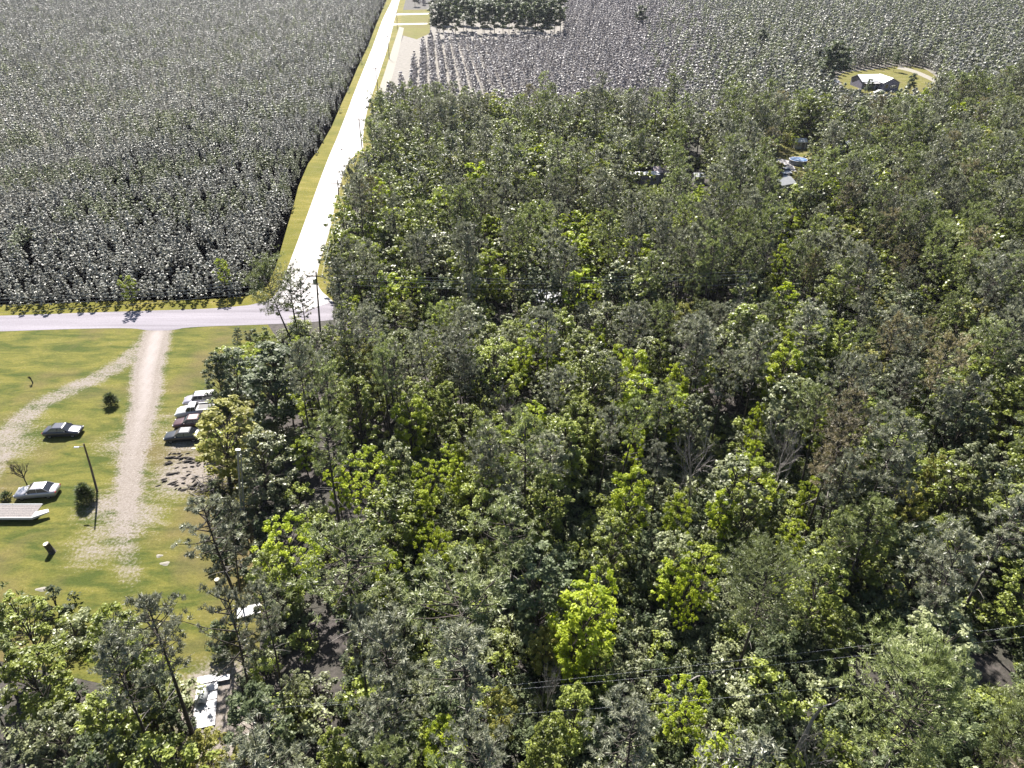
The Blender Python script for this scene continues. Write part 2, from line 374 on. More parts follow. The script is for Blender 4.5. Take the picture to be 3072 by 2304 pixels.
# ------------------------------------------------------------------ tree prototypes
def rand_dirs(k):
    v = RNG.normal(size=(k, 3)); return v / np.linalg.norm(v, axis=1)[:, None]
def cards(C, Nn, size, aspect=1.6, tri=False):
    """leaf cards centred on C, facing Nn"""
    k = len(C); r = rand_dirs(k); a = np.cross(Nn, r); a /= np.linalg.norm(a, axis=1)[:, None] + 1e-9
    b = np.cross(Nn, a); s = np.asarray(size).reshape(-1, 1) * np.ones((k, 1))
    a = a * s * aspect * .5; b = b * s * .5
    if tri:
        V = np.stack([C - a - b, C + a, C - a + b], 1).reshape(-1, 3); Fc = np.arange(3 * k).reshape(-1, 3)
    else:
        V = np.stack([C - a, C + b, C + a * 1.0, C - b], 1).reshape(-1, 3); Fc = np.arange(4 * k).reshape(-1, 4)
    return V, Fc
def blades(C, D, L, Wd):
    """thin pointed blades starting at C along D"""
    k = len(C); a = np.cross(D, np.array([0, .15, 1.0]) + rand_dirs(k) * .75); a /= np.linalg.norm(a, axis=1)[:, None] + 1e-9
    L = np.asarray(L).reshape(-1, 1); a = a * Wd * .5
    V = np.stack([C - a, C + a, C + D * L], 1).reshape(-1, 3); return V, np.arange(3 * k).reshape(-1, 3)

def trunk_mb(H, r0, bend, n=7, seg=7):
    pts = []
    for i in range(seg + 1):
        t = i / seg; pts.append((bend[0] * math.sin(t * 2.2) * H * .03, bend[1] * math.sin(t * 2.7) * H * .03, H * t))
    mb = MB(); mb.tube([(p[0], p[1], p[2] - (.25 if i == 0 else 0)) for i, p in enumerate(pts)], [r0 * (1.25 if i == 0 else 1 - .80 * i / seg) for i in range(seg + 1)], n)
    return mb, pts
def at_h(pts, H, z):
    t = z / H * (len(pts) - 1); i = min(int(t), len(pts) - 2); f = t - i
    return np.array(pts[i]) * (1 - f) + np.array(pts[i + 1]) * f

def pine(seed, H=15.0, cr=2.7, base=.56, nbr=40, ntuft=5, nneed=26, blade=.36, bw=.07, dead=6, spr=.22, bt=1.0):
    random.seed(seed)
    mb, pts = trunk_mb(H * .97, .17, (random.uniform(-1, 1), random.uniform(-1, 1)))
    TC = []; TD = []
    lop = random.uniform(0, 6.28)
    for i in range(nbr):
        t = (i + random.random()) / nbr
        z = H * (base + (1 - base) * .97 * t); az = i * 2.4 + random.uniform(-.5, .5)
        prof = (math.sin(min(1, t * 1.25 + .28) * math.pi * .5) if t < .45 else 1) * (1 - max(0, t - .45) / .55) ** .5
        L = cr * max(.16, prof) * random.uniform(.65, 1.15) * (1 + .25 * math.cos(az - lop))
        el = R(random.uniform(-8, 22) + 40 * t)
        p0 = at_h(pts, H * .97, min(z, H * .96)); d = np.array([math.cos(az) * math.cos(el), math.sin(az) * math.cos(el), math.sin(el)])
        p1 = p0 + d * L * .55; p2 = p0 + d * L + np.array([0, 0, L * .12])
        mb.tube([p0, p1, p2], [.055 * bt, .038 * bt, .016 * bt], 3, caps=False)
        for j in range(ntuft):
            s = random.choice((.55, .8, .95, 1.05)) + random.uniform(-.08, .06); q = p0 + (p2 - p0) * s + np.array([random.uniform(-1, 1), random.uniform(-1, 1), random.uniform(-.4, .6)]) * L * spr
            TC.append(q); TD.append(d + np.array([0, 0, .9]))
    for i in range(dead):
        z = H * random.uniform(.3, base); az = random.uniform(0, 6.28); p0 = at_h(pts, H * .97, z); L = random.uniform(.6, 1.9)
        p2 = p0 + np.array([math.cos(az) * L, math.sin(az) * L, random.uniform(-.3, .3)])
        mb.tube([p0, (p0 + p2) / 2 + np.array([0, 0, .12]), p2], [.035, .022, .008], 3, 1, caps=False)
    TC = np.array(TC); TD = np.array(TD); k = len(TC)
    C = np.repeat(TC, nneed, 0); D = np.repeat(TD / np.linalg.norm(TD, axis=1)[:, None], nneed, 0) * .7 + rand_dirs(k * nneed)
    D /= np.linalg.norm(D, axis=1)[:, None]
    V, Fc = blades(C + rand_dirs(len(C)) * blade * .35, D, RNG.uniform(.6, 1.1, k * nneed) * blade, bw)
    ti = np.repeat(RNG.random(k), nneed) * .7 + RNG.random(k * nneed) * .3
    return mb, V, Fc, ti

def broad(seed, H=9.0, cr=2.3, base=.12, nclump=100, nleaf=54, leaf=.155, cl=.35, tall=1.0):
    random.seed(seed)
    mb, pts = trunk_mb(H * .8, .13, (random.uniform(-1, 1), random.uniform(-1, 1)), 6, 5)
    cz = H * (base + 1) / 2; hz = H * (1 - base) / 2
    lob = [(random.uniform(0, 6.28), random.uniform(-.5, .9), random.uniform(.75, 1.25)) for _ in range(5)]
    CC = []; 
    for i in range(nclump):
        az = random.uniform(0, 6.28); se = random.uniform(-.75, 1.0)
        rr_ = math.sqrt(max(0, 1 - se * se * .86)) * random.uniform(.45, 1.0)
        k = 1.0
        for la, le, lm in lob:
            k *= 1 + (lm - 1) * math.exp(-((math.cos(az - la) - 1) ** 2 + (se - le) ** 2) * 2)
        q = np.array([math.cos(az) * rr_ * cr * k, math.sin(az) * rr_ * cr * k, cz + se * hz * (0.9 + .1 * k)])
        CC.append(q)
        if i % 2 == 0:
            p0 = at_h(pts, H * .8, min(H * .78, max(H * .2, q[2] - rr_ * cr * .9 - .5)))
            mb.tube([p0, (p0 + q) / 2 + np.array([0, 0, .15]), q], [.05, .03, .012], 3, caps=False)
    CC = np.array(CC); n = nclump * nleaf
    dv = rand_dirs(n); dv[:, 2] = np.where(dv[:, 2] < -.3, dv[:, 2] * .4, dv[:, 2])
    sz = np.repeat(RNG.uniform(.7, 1.3, nclump), nleaf)[:, None]
    C = np.repeat(CC, nleaf, 0) + dv * (RNG.random((n, 1)) ** .45) * cl * sz * np.array([1, 1, .75])
    Nn = dv * .5 + rand_dirs(n) * .62 + np.array([0, .12, .75]); Nn /= np.linalg.norm(Nn, axis=1)[:, None]
    V, Fc = cards(C, Nn, RNG.uniform(.6, 1.2, n) * leaf)
    ti = np.repeat(RNG.random(nclump), nleaf) * .6 + RNG.random(n) * .4
    return mb, V, Fc, ti

def bare(seed, H=11.0, cr=2.2):
    random.seed(seed); mb = MB()
    def br(p, d, L, r, lev):
        p1 = p + d * L * .5 + Vector((random.uniform(-1, 1), random.uniform(-1, 1), random.uniform(-.3, .6))) * L * .07
        p2 = p + d * L
        mb.tube([p, p1, p2], [r, r * .75, r * .45], 4 if lev < 2 else 3, caps=False)
        if lev >= 4: return
        for _ in range(random.choice((3, 4, 4) if lev else (5, 6))):
            s = random.uniform(.35, 1); q = p + d * L * s
            nd_ = (d + Vector((random.uniform(-1, 1), random.uniform(-1, 1), random.uniform(-.35, .8))) * .95).normalized()
            br(q, nd_, L * random.uniform(.45, .70), max(r * .52, .014), lev + 1)
    br(Vector((0, 0, -.2)), Vector((random.uniform(-.1, .1), random.uniform(-.1, .1), 1)).normalized(), H * .62, .14, 0)
    return mb

def young(seed, H=4.6, cr=1.0, whorls=6, per=5, ncard=12, cs=.24, cl=.24):
    random.seed(seed); C = []
    for i in range(whorls):
        t = i / (whorls - 1); z = H * (.16 + .80 * t); L = cr * (1 - t * .88) ** .75
        for j in range(per if t < .8 else 3):
            az = 2 * math.pi * (j + i * .37 + random.uniform(-.25, .25)) / per; Lj = L * random.uniform(.55, 1.15)
            C.append((math.cos(az) * Lj, math.sin(az) * Lj, z + Lj * .2 + random.uniform(-.2, .2)))
    C.append((0, 0, H * .98)); C = np.array(C); k = len(C)
    n = k * ncard; dv = rand_dirs(n); P = np.repeat(C, ncard, 0) + dv * (RNG.random((n, 1)) ** .5) * cl * np.array([1.2, 1.2, .8])
    Nn = dv * .6 + rand_dirs(n) * .5 + np.array([0, .1, .7]); Nn /= np.linalg.norm(Nn, axis=1)[:, None]
    V, Fc = cards(P, Nn, RNG.uniform(.7, 1.2, n) * cs, 1.8)
    ti = np.repeat(RNG.random(k), ncard) * .75 + RNG.random(n) * .25
    mb = MB(); mb.tube([(0, 0, -.1), (0, 0, H * .5), (0, 0, H * .95)], [.07, .045, .015], 4, caps=False)
    return mb, V, Fc, ti

PROTO = {}     # name -> list of (trunk mesh, crown mesh)
def add_proto(key, gens, mats, crown_mat):
    L = []
    for mb, V, Fc, ti in gens:
        tr = mb.build('trunk', mats, lk=False, smooth=True).data
        cr_ = mesh('crown', V, Fc, crown_mat, tint=ti, lk=False).data
        L.append((tr, cr_))
    PROTO[key] = L
BK = [M['bark'], M['deadwood']]
pg = [pine(10 + i, cr=2.6 + .25 * (i % 3), base=.54 + .05 * (i % 2)) for i in range(5)]
add_proto('pine', pg, BK, M['pine']); add_proto('pinegreen', pg[:4], BK, M['pinegreen']); add_proto('pinebrown', pg[1:4], BK, M['pinebrown'])
add_proto('spread', [pine(31 + i, H=14, cr=4.6, base=.45, nbr=80, ntuft=16, nneed=14, dead=3, blade=.34, bw=.05) for i in range(2)], BK, M['pinegreen'])
add_proto('openpine', [pine(41 + i, H=14, cr=3.4, base=.38, nbr=34, ntuft=6, nneed=26, dead=9, blade=.36, spr=.11, bt=1.5) for i in range(3)], BK, M['pine'])
bgn = [broad(50 + i, cr=2.3 + .3 * (i % 3), base=.10 + .06 * (i % 2)) for i in range(4)]
add_proto('leaf', bgn, BK, M['leaf']); add_proto('leafg', bgn[1:], BK, M['leafg']); add_proto('leafd', bgn[:3], BK, M['leafd'])
bgy = [broad(70 + i, cr=2.2 + .3 * i, base=.15, nclump=95, nleaf=54, cl=.36) for i in range(3)]
add_proto('leafy', bgy, BK, M['leafy']); add_proto('leafo', bgy[:2], BK, M['leafo'])
add_proto('cone', [broad(90 + i, H=8, cr=1.5, base=.02, nclump=90, nleaf=50, leaf=.15, cl=.34) for i in range(2)], BK, M['leafd'])

# far versions, fewer and larger leaves, one mesh with trunk and crown
def merged(name, gen, bark, cm):
    mb, V, Fc, ti = gen
    VV = list(mb.V) + [tuple(v) for v in V]; b = len(mb.V)
    FF = list(mb.F) + [tuple(int(i) + b for i in f) for f in Fc]
    return mesh(name, VV, FF, [bark, cm], tint=[0] * len(mb.F) + list(ti), mi=[0] * len(mb.F) + [1] * len(Fc), lk=False)
def src_coll(name, objs):
    c = bpy.data.collections.new(name)
    for o in objs: c.objects.link(o)
    return c
fp = [pine(110 + i, cr=2.7 + .2 * (i % 3), nbr=28, ntuft=4, nneed=14, blade=.46, bw=.13, dead=2) for i in range(3)]
fb = [broad(130 + i, cr=2.6, nclump=52, nleaf=20, leaf=.28, cl=.40) for i in range(3)]
yg = [young(150 + i, cr=.95 + .12 * i) for i in range(3)]
ygf = [young(160 + i, cr=1.05, whorls=5, per=5, ncard=9, cs=.28, cl=.26) for i in range(2)]
YNEAR = [merged('young_pine', g, M['bark'], M['young']) for g in yg]

# ------------------------------------------------------------------ scattering through geometry nodes ("stuff" only)
def stuff(name, pts, coll_objs, label, cat):
    """pts: rows of x y z rx ry rz s idx"""
    P = np.array(pts, dtype=np.float32)
    me = bpy.data.meshes.new(name); me.vertices.add(len(P)); me.vertices.foreach_set('co', P[:, :3].ravel())
    a = me.attributes.new('rot', 'FLOAT_VECTOR', 'POINT'); a.data.foreach_set('vector', P[:, 3:6].ravel())
    a = me.attributes.new('scl', 'FLOAT', 'POINT'); a.data.foreach_set('value', P[:, 6].copy())
    a = me.attributes.new('idx', 'INT', 'POINT'); a.data.foreach_set('value', P[:, 7].astype(np.int32))
    o = link(bpy.data.objects.new(name, me)); tag(o, label, cat, kind='stuff')
    col = src_coll(name + '_source', coll_objs)
    ng = bpy.data.node_groups.new(name, 'GeometryNodeTree')
    ng.interface.new_socket('Geometry', in_out='INPUT', socket_type='NodeSocketGeometry')
    ng.interface.new_socket('Geometry', in_out='OUTPUT', socket_type='NodeSocketGeometry')
    N = ng.nodes; gi = N.new('NodeGroupInput'); go = N.new('NodeGroupOutput')
    ci = N.new('GeometryNodeCollectionInfo'); ci.inputs['Collection'].default_value = col
    ci.inputs['Separate Children'].default_value = True; ci.inputs['Reset Children'].default_value = True
    ip = N.new('GeometryNodeInstanceOnPoints'); ip.inputs['Pick Instance'].default_value = True
    def na(t, nm):
        x = N.new('GeometryNodeInputNamedAttribute'); x.data_type = t; x.inputs['Name'].default_value = nm
        return [s for s in x.outputs if s.enabled and s.name == 'Attribute'][0]
    ng.links.new(gi.outputs[0], ip.inputs['Points']); ng.links.new(ci.outputs[0], ip.inputs['Instance'])
    ng.links.new(na('INT', 'idx'), ip.inputs['Instance Index'])
    er = N.new('FunctionNodeEulerToRotation'); ng.links.new(na('FLOAT_VECTOR', 'rot'), er.inputs[0])
    ng.links.new(er.outputs[0], ip.inputs['Rotation']); ng.links.new(na('FLOAT', 'scl'), ip.inputs['Scale'])
    ng.links.new(ip.outputs[0], go.inputs[0])
    md = o.modifiers.new('scatter', 'NODES'); md.node_group = ng
    return o

# ------------------------------------------------------------------ where trees may not hide the ground
OPEN = [
    [(-500, 960), (0, 975), (640, 968), (700, 985), (672, 1040), (625, 1120), (622, 1200), (650, 1260), (630, 1330), (622, 1400), (640, 1500), (560, 1560),
     (560, 1680), (700, 1700), (720, 1790), (690, 1860), (600, 1870), (615, 1960), (680, 2010), (690, 2190), (590, 2195), (555, 2080), (480, 1930), (400, 1830), (250, 1800), (100, 1790), (0, 1770), (-500, 1700)],
    [(-500, 935), (0, 925), (560, 915), (760, 905), (830, 880), (890, 890), (925, 960), (800, 985), (-500, 1010)],
    [(840, 900), (840, 800), (860, 720), (905, 560), (960, 440), (1020, 310), (1060, 220), (1110, 100), (1150, -30), (1212, -30), (1195, 90), (1150, 240), (1110, 340), (1096, 430), (1060, 500), (1030, 560), (1000, 700), (960, 800), (925, 900)],
    [(1180, 30), (1290, 30), (1280, 100), (1200, 230), (1150, 270), (1130, 262)],
    [(2495, 238), (2530, 215), (2690, 196), (2780, 205), (2820, 240), (2800, 270), (2740, 286), (2540, 282)],
    [(2318, 438), (2425, 434), (2440, 505), (2405, 526), (2380, 572), (2342, 560), (2328, 500)],
    [(1868, 528), (1955, 528), (1960, 498), (2010, 500), (2012, 540), (1985, 556), (1872, 558)], [(2070, 520), (2120, 520), (2120, 612), (2072, 612)], [(2050, 425), (2105, 428), (2110, 472), (2056, 470)],
    [(1606, 896), (1664, 896), (1664, 924), (1606, 924)], [(2506, 428), (2556, 428), (2556, 468), (2506, 468)],
    [(2880, 1960), (3050, 1930), (3060, 2060), (2920, 2060)], [(2540, 1960), (2640, 1980), (2660, 2060), (2560, 2060)],
]
def blocked(X, Y, H, r, soft=.55):
    b = np.zeros(len(X), bool)
    for dz, dx in ((.02, 0), (.4, 0), (.7, -soft), (.7, soft), (.97, 0), (.7, 0), (.85, -soft * .6), (.85, soft * .6)):
        u, v, _ = proj(X + dx * r, Y, H * dz)
        for p in OPEN: b |= inside(u, v, p)
    return b
def fbm(X, Y, s, seed):
    rg = np.random.default_rng(seed); o = np.zeros(len(X))
    for k in range(6):
        a = rg.uniform(0, 6.28); f = (1.0 / s) * rg.uniform(.6, 1.9); o += np.sin((X * math.cos(a) + Y * math.sin(a)) * f * 6.28 + rg.uniform(0, 6.28))
    return o / 6
PLACED = []     # x, y, r of explicit trees

# ------------------------------------------------------------------ explicit, recognisable trees
def tree(kind, key, loc, H, label, group=None, lean=(0, 0), cat='tree', H0=15.0, var=None, width=1.0, rz=None):
    L = PROTO[key]; i = random.randrange(len(L)) if var is None else var % len(L)
    tr, cr_ = L[i]; s = H / H0
    o = empty(kind, loc); o.rotation_euler = (lean[1], lean[0], 0)
    q = Euler((0, 0, random.uniform(0, 6.28) if rz is None else rz)).to_matrix().to_4x4()
    o.rotation_euler = (Matrix.Rotation(lean[0], 4, 'Y') @ Matrix.Rotation(-lean[1], 4, 'X') @ q).to_euler()
    o.scale = (s * width, s * width, s); tag(o, label, cat, group)
    link(bpy.data.objects.new('trunk', tr), o); link(bpy.data.objects.new('crown', cr_), o)
    PLACED.append((loc[0], loc[1], 1.2 * s * 1.5))
    return o
H0S = {'pine': 15, 'pinegreen': 15, 'pinebrown': 15, 'spread': 14, 'openpine': 14, 'leaf': 9, 'leafg': 9, 'leafd': 9, 'leafy': 9, 'leafo': 9, 'cone': 8}
def tree_px(kind, key, base, top, label, group=None, width=1.0, var=None, rz=None):
    b = G(*base); d = ray(*top); t = b.y / d.y; tp = Vector((d.x * t, b.y, CAM_H + d.z * t))
    H = (tp - b).length; lean = math.atan2(tp.x - b.x, tp.z)
    return tree(kind, key, b, H, label, group, (lean, 0), H0=H0S[key], var=var, width=width, rz=rz)
def crown_px(kind, key, u, v, H, wpx, label, group=None, var=None):
    """tree whose crown centre (at 0.66 H) is seen at (u, v) and is wpx wide"""
    c = G(u, v, H * .66); _, _, dep = proj(c.x, c.y, c.z)
    wid = wpx * dep / F_PX; w0 = {'leafy': 5.0, 'leafo': 4.8, 'spread': 9.4, 'pine': 5.4, 'pinegreen': 5.4, 'pinebrown': 5.4, 'leaf': 4.9, 'leafd': 4.9, 'leafg': 4.9, 'openpine': 7, 'cone': 3.4}[key]
    return tree(kind, key, (c.x, c.y, 0), H, label, group, H0=H0S[key], var=var, width=wid / (w0 * H / H0S[key]))

tree_px('pine_tree', 'spread', (886, 1046), (790, 800), 'open crowned pine leaning left over the white road junction', width=.95, var=0)
tree_px('pine_tree', 'openpine', (897, 1012), (868, 812), 'thin open pine standing just right of the leaning junction pine', width=1.25, var=1)
tree_px('pine_tree', 'openpine', (925, 1015), (905, 850), 'slender pine between the junction pines and the transformer pole', width=1.0, var=2)
tree_px('pine_tree', 'openpine', (714, 1806), (610, 1500), 'leaning open pine with forked trunk at the lower right edge of the clearing', width=1.1, var=1)
tree_px('pine_tree', 'openpine', (722, 1790), (694, 1500), 'dark thin pine close behind the forked leaning pine', width=.6, var=2)
tree_px('pine_tree', 'pine', (578, 2205), (430, 1790), 'tall pine leaning left beside the white metal sheets', width=.95, var=0)
tree_px('pine_tree', 'openpine', (756, 2120), (672, 1770), 'sparse leaning pine right of the white metal sheets', width=.8, var=0)
tree_px('cedar_tree', 'cone', (672, 1235), (640, 1062), 'dark pointed cedar behind the parked silver car', width=1.0, var=0)
tree_px('cedar_tree', 'cone', (712, 1230), (700, 1050), 'second dark pointed cedar just right of the cedar behind the cars', width=1.15, var=1)
tree_px('cedar_tree', 'cone', (820, 1300), (812, 1040), 'largest dark cedar at the edge of the wood below the junction', width=1.5, var=0)
tree_px('cedar_tree', 'cone', (712, 1045), (710, 985), 'small dark cedar on the grass beside the road', width=1.0, var=1)
tree_px('broadleaf_tree', 'leafy', (765, 1150), (745, 1035), 'yellow-green bushy tree behind the two dark cedars', width=1.2)
tree_px('broadleaf_tree', 'leafo', (690, 1450), (690, 1205), 'rounded golden green tree at the tails of the parked cars', width=1.35, var=0)
tree_px('broadleaf_tree', 'leafg', (790, 1500), (775, 1300), 'grey-green tree beside the twin wooden pole', width=1.2, var=1)
tree_px('broadleaf_tree', 'leafy', (905, 1170), (905, 1010), 'light green tree below the junction pines', width=.9, var=1)
tree_px('broadleaf_tree', 'leafy', (880, 1270), (880, 1150), 'light green tree right of the largest cedar', width=1.1, var=2)
crown_px('pine_tree', 'spread', 2735, 2150, 17, 400, 'large broad crowned olive pine in the bottom right of the photo', var=0)
crown_px('pine_tree', 'spread', 3040, 2230, 15, 260, 'broad brownish pine crown in the bottom right corner', var=1)
crown_px('pine_tree', 'spread', 2270, 1790, 15, 320, 'wide grey-green pine crown with brownish tips in the lower right wood', var=1)
tree_px('pine_tree', 'pinegreen', (1075, 2010), (1035, 1590), 'tall pine with rounded crown right of the forked leaning pine', width=1.2, var=2)
tree_px('pine_tree', 'pinegreen', (1400, 2130), (1390, 1730), 'large green pine with pale dead lower limbs at bottom centre', width=1.45, var=1)
tree_px('pine_tree', 'pinegreen', (1540, 1860), (1530, 1520), 'rounded green pine in the middle of the lower wood', width=1.25, var=0)

BR = [  # u, v, H, width px, key, label
 (1110, 1430, 10, 150, 'leafy', 'brightest yellow-green tree left of centre in the lower wood'),
 (1010, 1455, 8, 90, 'leafy', 'small yellow-green tree left of the brightest lower tree'),
 (1275, 1440, 8, 95, 'leafy', 'yellow-green tree halfway between the two brightest trees'),
 (1370, 1430, 8, 85, 'leafy', 'yellow-green bush tree just right of the halfway tree'),
 (1885, 1500, 11, 145, 'leafy', 'tall brilliant yellow-green tree in the centre right of the lower wood'),
 (1840, 1620, 9, 130, 'leaf', 'mid green tree at the foot of the brilliant yellow-green tree'),
 (2030, 1560, 9, 100, 'leafy', 'light green tree right of the brilliant yellow-green tree'),
 (1905, 1330, 9, 75, 'leafy', 'narrow bright yellow-green tree above the brilliant one'),
 (2270, 1270, 9, 70, 'leafy', 'slim bright green tree at the right of the central wood'),
 (2260, 1380, 8, 75, 'leafy', 'bright green tree under the slim one at centre right'),
 (2345, 785, 9, 75, 'leafy', 'small round vivid yellow-green tree alone among grey pines'),
 (2105, 600, 9, 65, 'leafy', 'vivid yellow-green tree below the hidden trailer home'),
 (2370, 670, 9, 95, 'leafy', 'soft light green tree below the pool yard'),
 (2015, 680, 8, 45, 'leafy', 'small yellow-green tree left of the soft light green tree'),
 (1465, 800, 10, 110, 'leafy', 'light green tree right of the road junction in the wood'),
 (1500, 840, 8, 60, 'leafy', 'brighter small tree against the light green tree by the power lines'),
 (1790, 890, 8, 55, 'leafy', 'small yellow tree beside the white roofed cottage'),
 (1175, 890, 7, 50, 'leafy', 'small yellow tree under the power lines right of the junction'),
 (1050, 930, 8, 80, 'leafy', 'light green tree right of the transformer pole'),
 (2055, 960, 9, 85, 'leafo', 'golden topped tree in the middle of the wood'),
 (2030, 1150, 9, 90, 'leafy', 'yellow-green tree below the golden topped tree'),
 (1790, 1030, 9, 60, 'leafy', 'yellow-green slim tree below the white roofed cottage'),
 (1850, 1100, 9, 90, 'leafy', 'yellow-green tree right of the slim one below the cottage'),
 (1565, 1100, 8, 85, 'leafy', 'light green tree in the centre of the grey pines'),
 (2360, 1720, 7, 75, 'leafy', 'small bright tree in a dark gap in the lower right wood'),
 (2425, 1490, 7, 85, 'leafy', 'bright green bush tree in the dark lower right wood'),
 (1800, 1790, 10, 110, 'leafy', 'light green tree right of bottom centre'),
 (2060, 1800, 9, 70, 'leafy', 'thin light green tree in the lower right centre'),
 (1165, 1720, 9, 125, 'leafy', 'yellow-green tree below the brightest tree in the lower left wood'),
 (870, 1640, 10, 170, 'leafy', 'wide light green tree at the right edge of the clearing'),
 (820, 1740, 9, 150, 'leaf', 'mid green tree beside the forked leaning pine'),
 (1300, 1640, 8, 100, 'leafy', 'light green tree left of the rounded green pine'),
 (2065, 2110, 8, 130, 'leafy', 'sunlit yellow-green tree in the dark bottom right wood'),
 (1720, 2140, 9, 160, 'leaf', 'rounded green tree at the bottom centre of the photo'),
 (1500, 2130, 8, 110, 'leafo', 'golden green tree at the bottom left of centre'),
 (1330, 2230, 9, 150, 'leafy', 'light green tree at the bottom edge left of centre'),
 (1640, 2240, 8, 140, 'leaf', 'green tree at the bottom edge in the centre'),
 (1010, 2270, 8, 150, 'leaf', 'green tree at the bottom edge right of the white sheets'),
 (665, 810, 7, 55, 'leafy', 'light green tree at the edge of the left plantation near the junction'),
 (380, 860, 6, 60, 'leafy', 'pale green tree at the front of the left plantation'),
 (2720, 1520, 10, 110, 'leafo', 'golden green tree in the dark right wood'),
 (2790, 1430, 9, 70, 'leafo', 'small golden tree in the dark right wood'),
 (2720, 1300, 9, 110, 'leaf', 'rounded green tree right of the bare grey trees'),
 (2650, 930, 8, 70, 'leafo', 'yellowish tree in the upper right wood'),
 (2590, 850, 8, 60, 'leafo', 'yellowish small tree right of the vivid round tree'),
 (2730, 580, 9, 60, 'leafy', 'light green tree on the right below the big house'),
 (100, 2050, 10, 240, 'leaf', 'green bushy tree in the bottom left corner wood'),
 (330, 2180, 9, 220, 'leaf', 'green tree below the leaning pine at the bottom left'),
 (60, 1880, 9, 200, 'leaf', 'mid green tree at the left edge below the lawn'),
 (620, 2260, 7, 150, 'leafo', 'yellow-green bush tree below the white metal sheets'),
 (180, 2230, 9, 200, 'leafg', 'grey-green tree at the bottom left corner'),
 (470, 2080, 8, 140, 'leafd', 'dark tree left of the white metal sheets'),
]
for (u, v, H, wpx, key, lab) in BR:
    crown_px('broadleaf_tree', key, u, v, H, wpx, lab)
# bare trees
def bare_px(u, v, H, wpx, label, seed, name='bare_tree'):
    c = G(u, v, H * .7); _, _, dep = proj(c.x, c.y, c.z); k = wpx * dep / F_PX / 7.0
    o = empty(name, (c.x, c.y, 0)); tag(o, label, 'tree'); mb = bare(seed, H); b = mb.build('trunk', [M['deadwood']], o)
    o.scale = (k, k, 1); PLACED.append((c.x, c.y, 1.5)); return o
bare_px(2090, 1385, 12, 130, 'leafless grey tree with fine twigs in the lower right wood', 1)
bare_px(2345, 1370, 12, 130, 'second leafless grey tree right of the first, lower right wood', 2)
bare_px(1510, 1240, 11, 90, 'leafless grey tree among pines in the centre', 3)
bare_px(2230, 930, 12, 80, 'pale bare branched tree in the upper right of the wood', 4)
bare_px(1240, 770, 11, 80, 'bare tree near the power lines right of the road', 5)
bare_px(1640, 2080, 9, 90, 'bare dead tree at the bottom centre', 6)
bare_px(2450, 2240, 8, 130, 'bare tree with pale limbs at the bottom right', 7)
# snag with broken pale limbs
sn = empty('dead_snag', G(2370, 2290)); tag(sn, 'dead grey trunk with one forked pale limb at bottom right', 'dead tree')
mb = MB(); mb.tube([(0, 0, -.2), (.25, 0, 3), (.55, .1, 6.0), (.95, .1, 7.6)], [.2, .17, .12, .07], 7)
mb.build('trunk', [M['deadwood']], sn, smooth=True)
mb = MB(); mb.tube([(.95, .1, 7.5), (1.7, .2, 7.7), (2.4, .3, 8.4)], [.07, .05, .02], 5); mb.build('limb', [M['deadwood']], sn)
mb = MB(); mb.tube([(.9, .1, 7.3), (.2, .1, 7.4), (-.3, 0, 6.9)], [.06, .04, .015], 5); mb.build('limb', [M['deadwood']], sn)
for (pa, pb, z, lab) in [((1155, 2090), (1370, 2062), 1.0, 'long pale arched dead branch at bottom centre'), ((2000, 2090), (2170, 2010), .8, 'pale fallen trunk in the open lower right floor'),
                         ((2640, 1950), (2760, 2050), .3, 'fallen trunk on leaf litter in the lower right')]:
    a, b = G(*pa, z), G(*pb, z + .6); mid = (a + b) / 2 + Vector((0, 0, .9)); o = MB().tube([a - a, (a + mid) / 2 + Vector((0, 0, .2)) - a, mid - a, b - a], [.03, .07, .08, .1], 6).build('fallen_branch', [M['deadwood']], loc=a)
    tag(o, lab, 'branch')

# ------------------------------------------------------------------ random forest fill
def zone_word(u, v):
    h = 'far left' if u < 600 else 'left' if u < 1200 else 'centre' if u < 1900 else 'right' if u < 2500 else 'far right'
    d = 'bottom' if v > 1900 else 'lower' if v > 1500 else 'middle' if v > 1100 else 'upper'
    return d, h
sp = 2.95
gx, gy = np.meshgrid(np.arange(-75, 250, sp), np.arange(20, 330, sp)); gx = gx.ravel(); gy = gy.ravel()
gx = gx + RNG.uniform(-.5, .5, len(gx)) * sp * .95; gy = gy + RNG.uniform(-.5, .5, len(gy)) * sp * .95
u0, v0, dep0 = proj(gx, gy, np.zeros(len(gx)))
road_x = lambda v: np.interp(v, [p[1] for p in road_right[::-1]], [p[0] for p in road_right[::-1]])
FOREST_TOP = lambda u: np.interp(u, [1000, 1300, 1700, 2100, 2500, 2700, 2900, 3100], [385, 385, 392, 425, 402, 402, 350, 325])
ok = (u0 > -150) & (u0 < 3300) & (v0 < 2304 + 700) & (v0 > FOREST_TOP(u0))
ok &= ~((u0 < road_x(v0) + 14) & (v0 < 960)) 
ok &= ~((u0 < 820) & (v0 < 1250)) & ~((u0 < 960) & (v0 < 1050))
gx, gy, u0, v0 = gx[ok], gy[ok], u0[ok], v0[ok]
rnd = RNG.random(len(gx)); n1 = fbm(gx, gy, 38, 1); n2 = fbm(gx, gy, 24, 2)
farness = np.clip((np.hypot(gx, gy) - 60) / 200, 0, 1)
pineprob = np.clip(.42 + .5 * n1 - np.where((v0 < 900) & (u0 < 1900), .18, 0), .10, .8)
kinds = np.where(rnd < pineprob, 'pine', 'leaf').astype(object)
Hs = np.where(kinds == 'pine', RNG.uniform(11.5, 18, len(gx)), RNG.uniform(5.5, 12.5, len(gx)) * np.where(v0 < 900, 1.08, 1))
dens = np.where((u0 > 1900) & (v0 > 1900), .55, np.where((v0 > 1750) & (u0 > 1000), .75, .95))
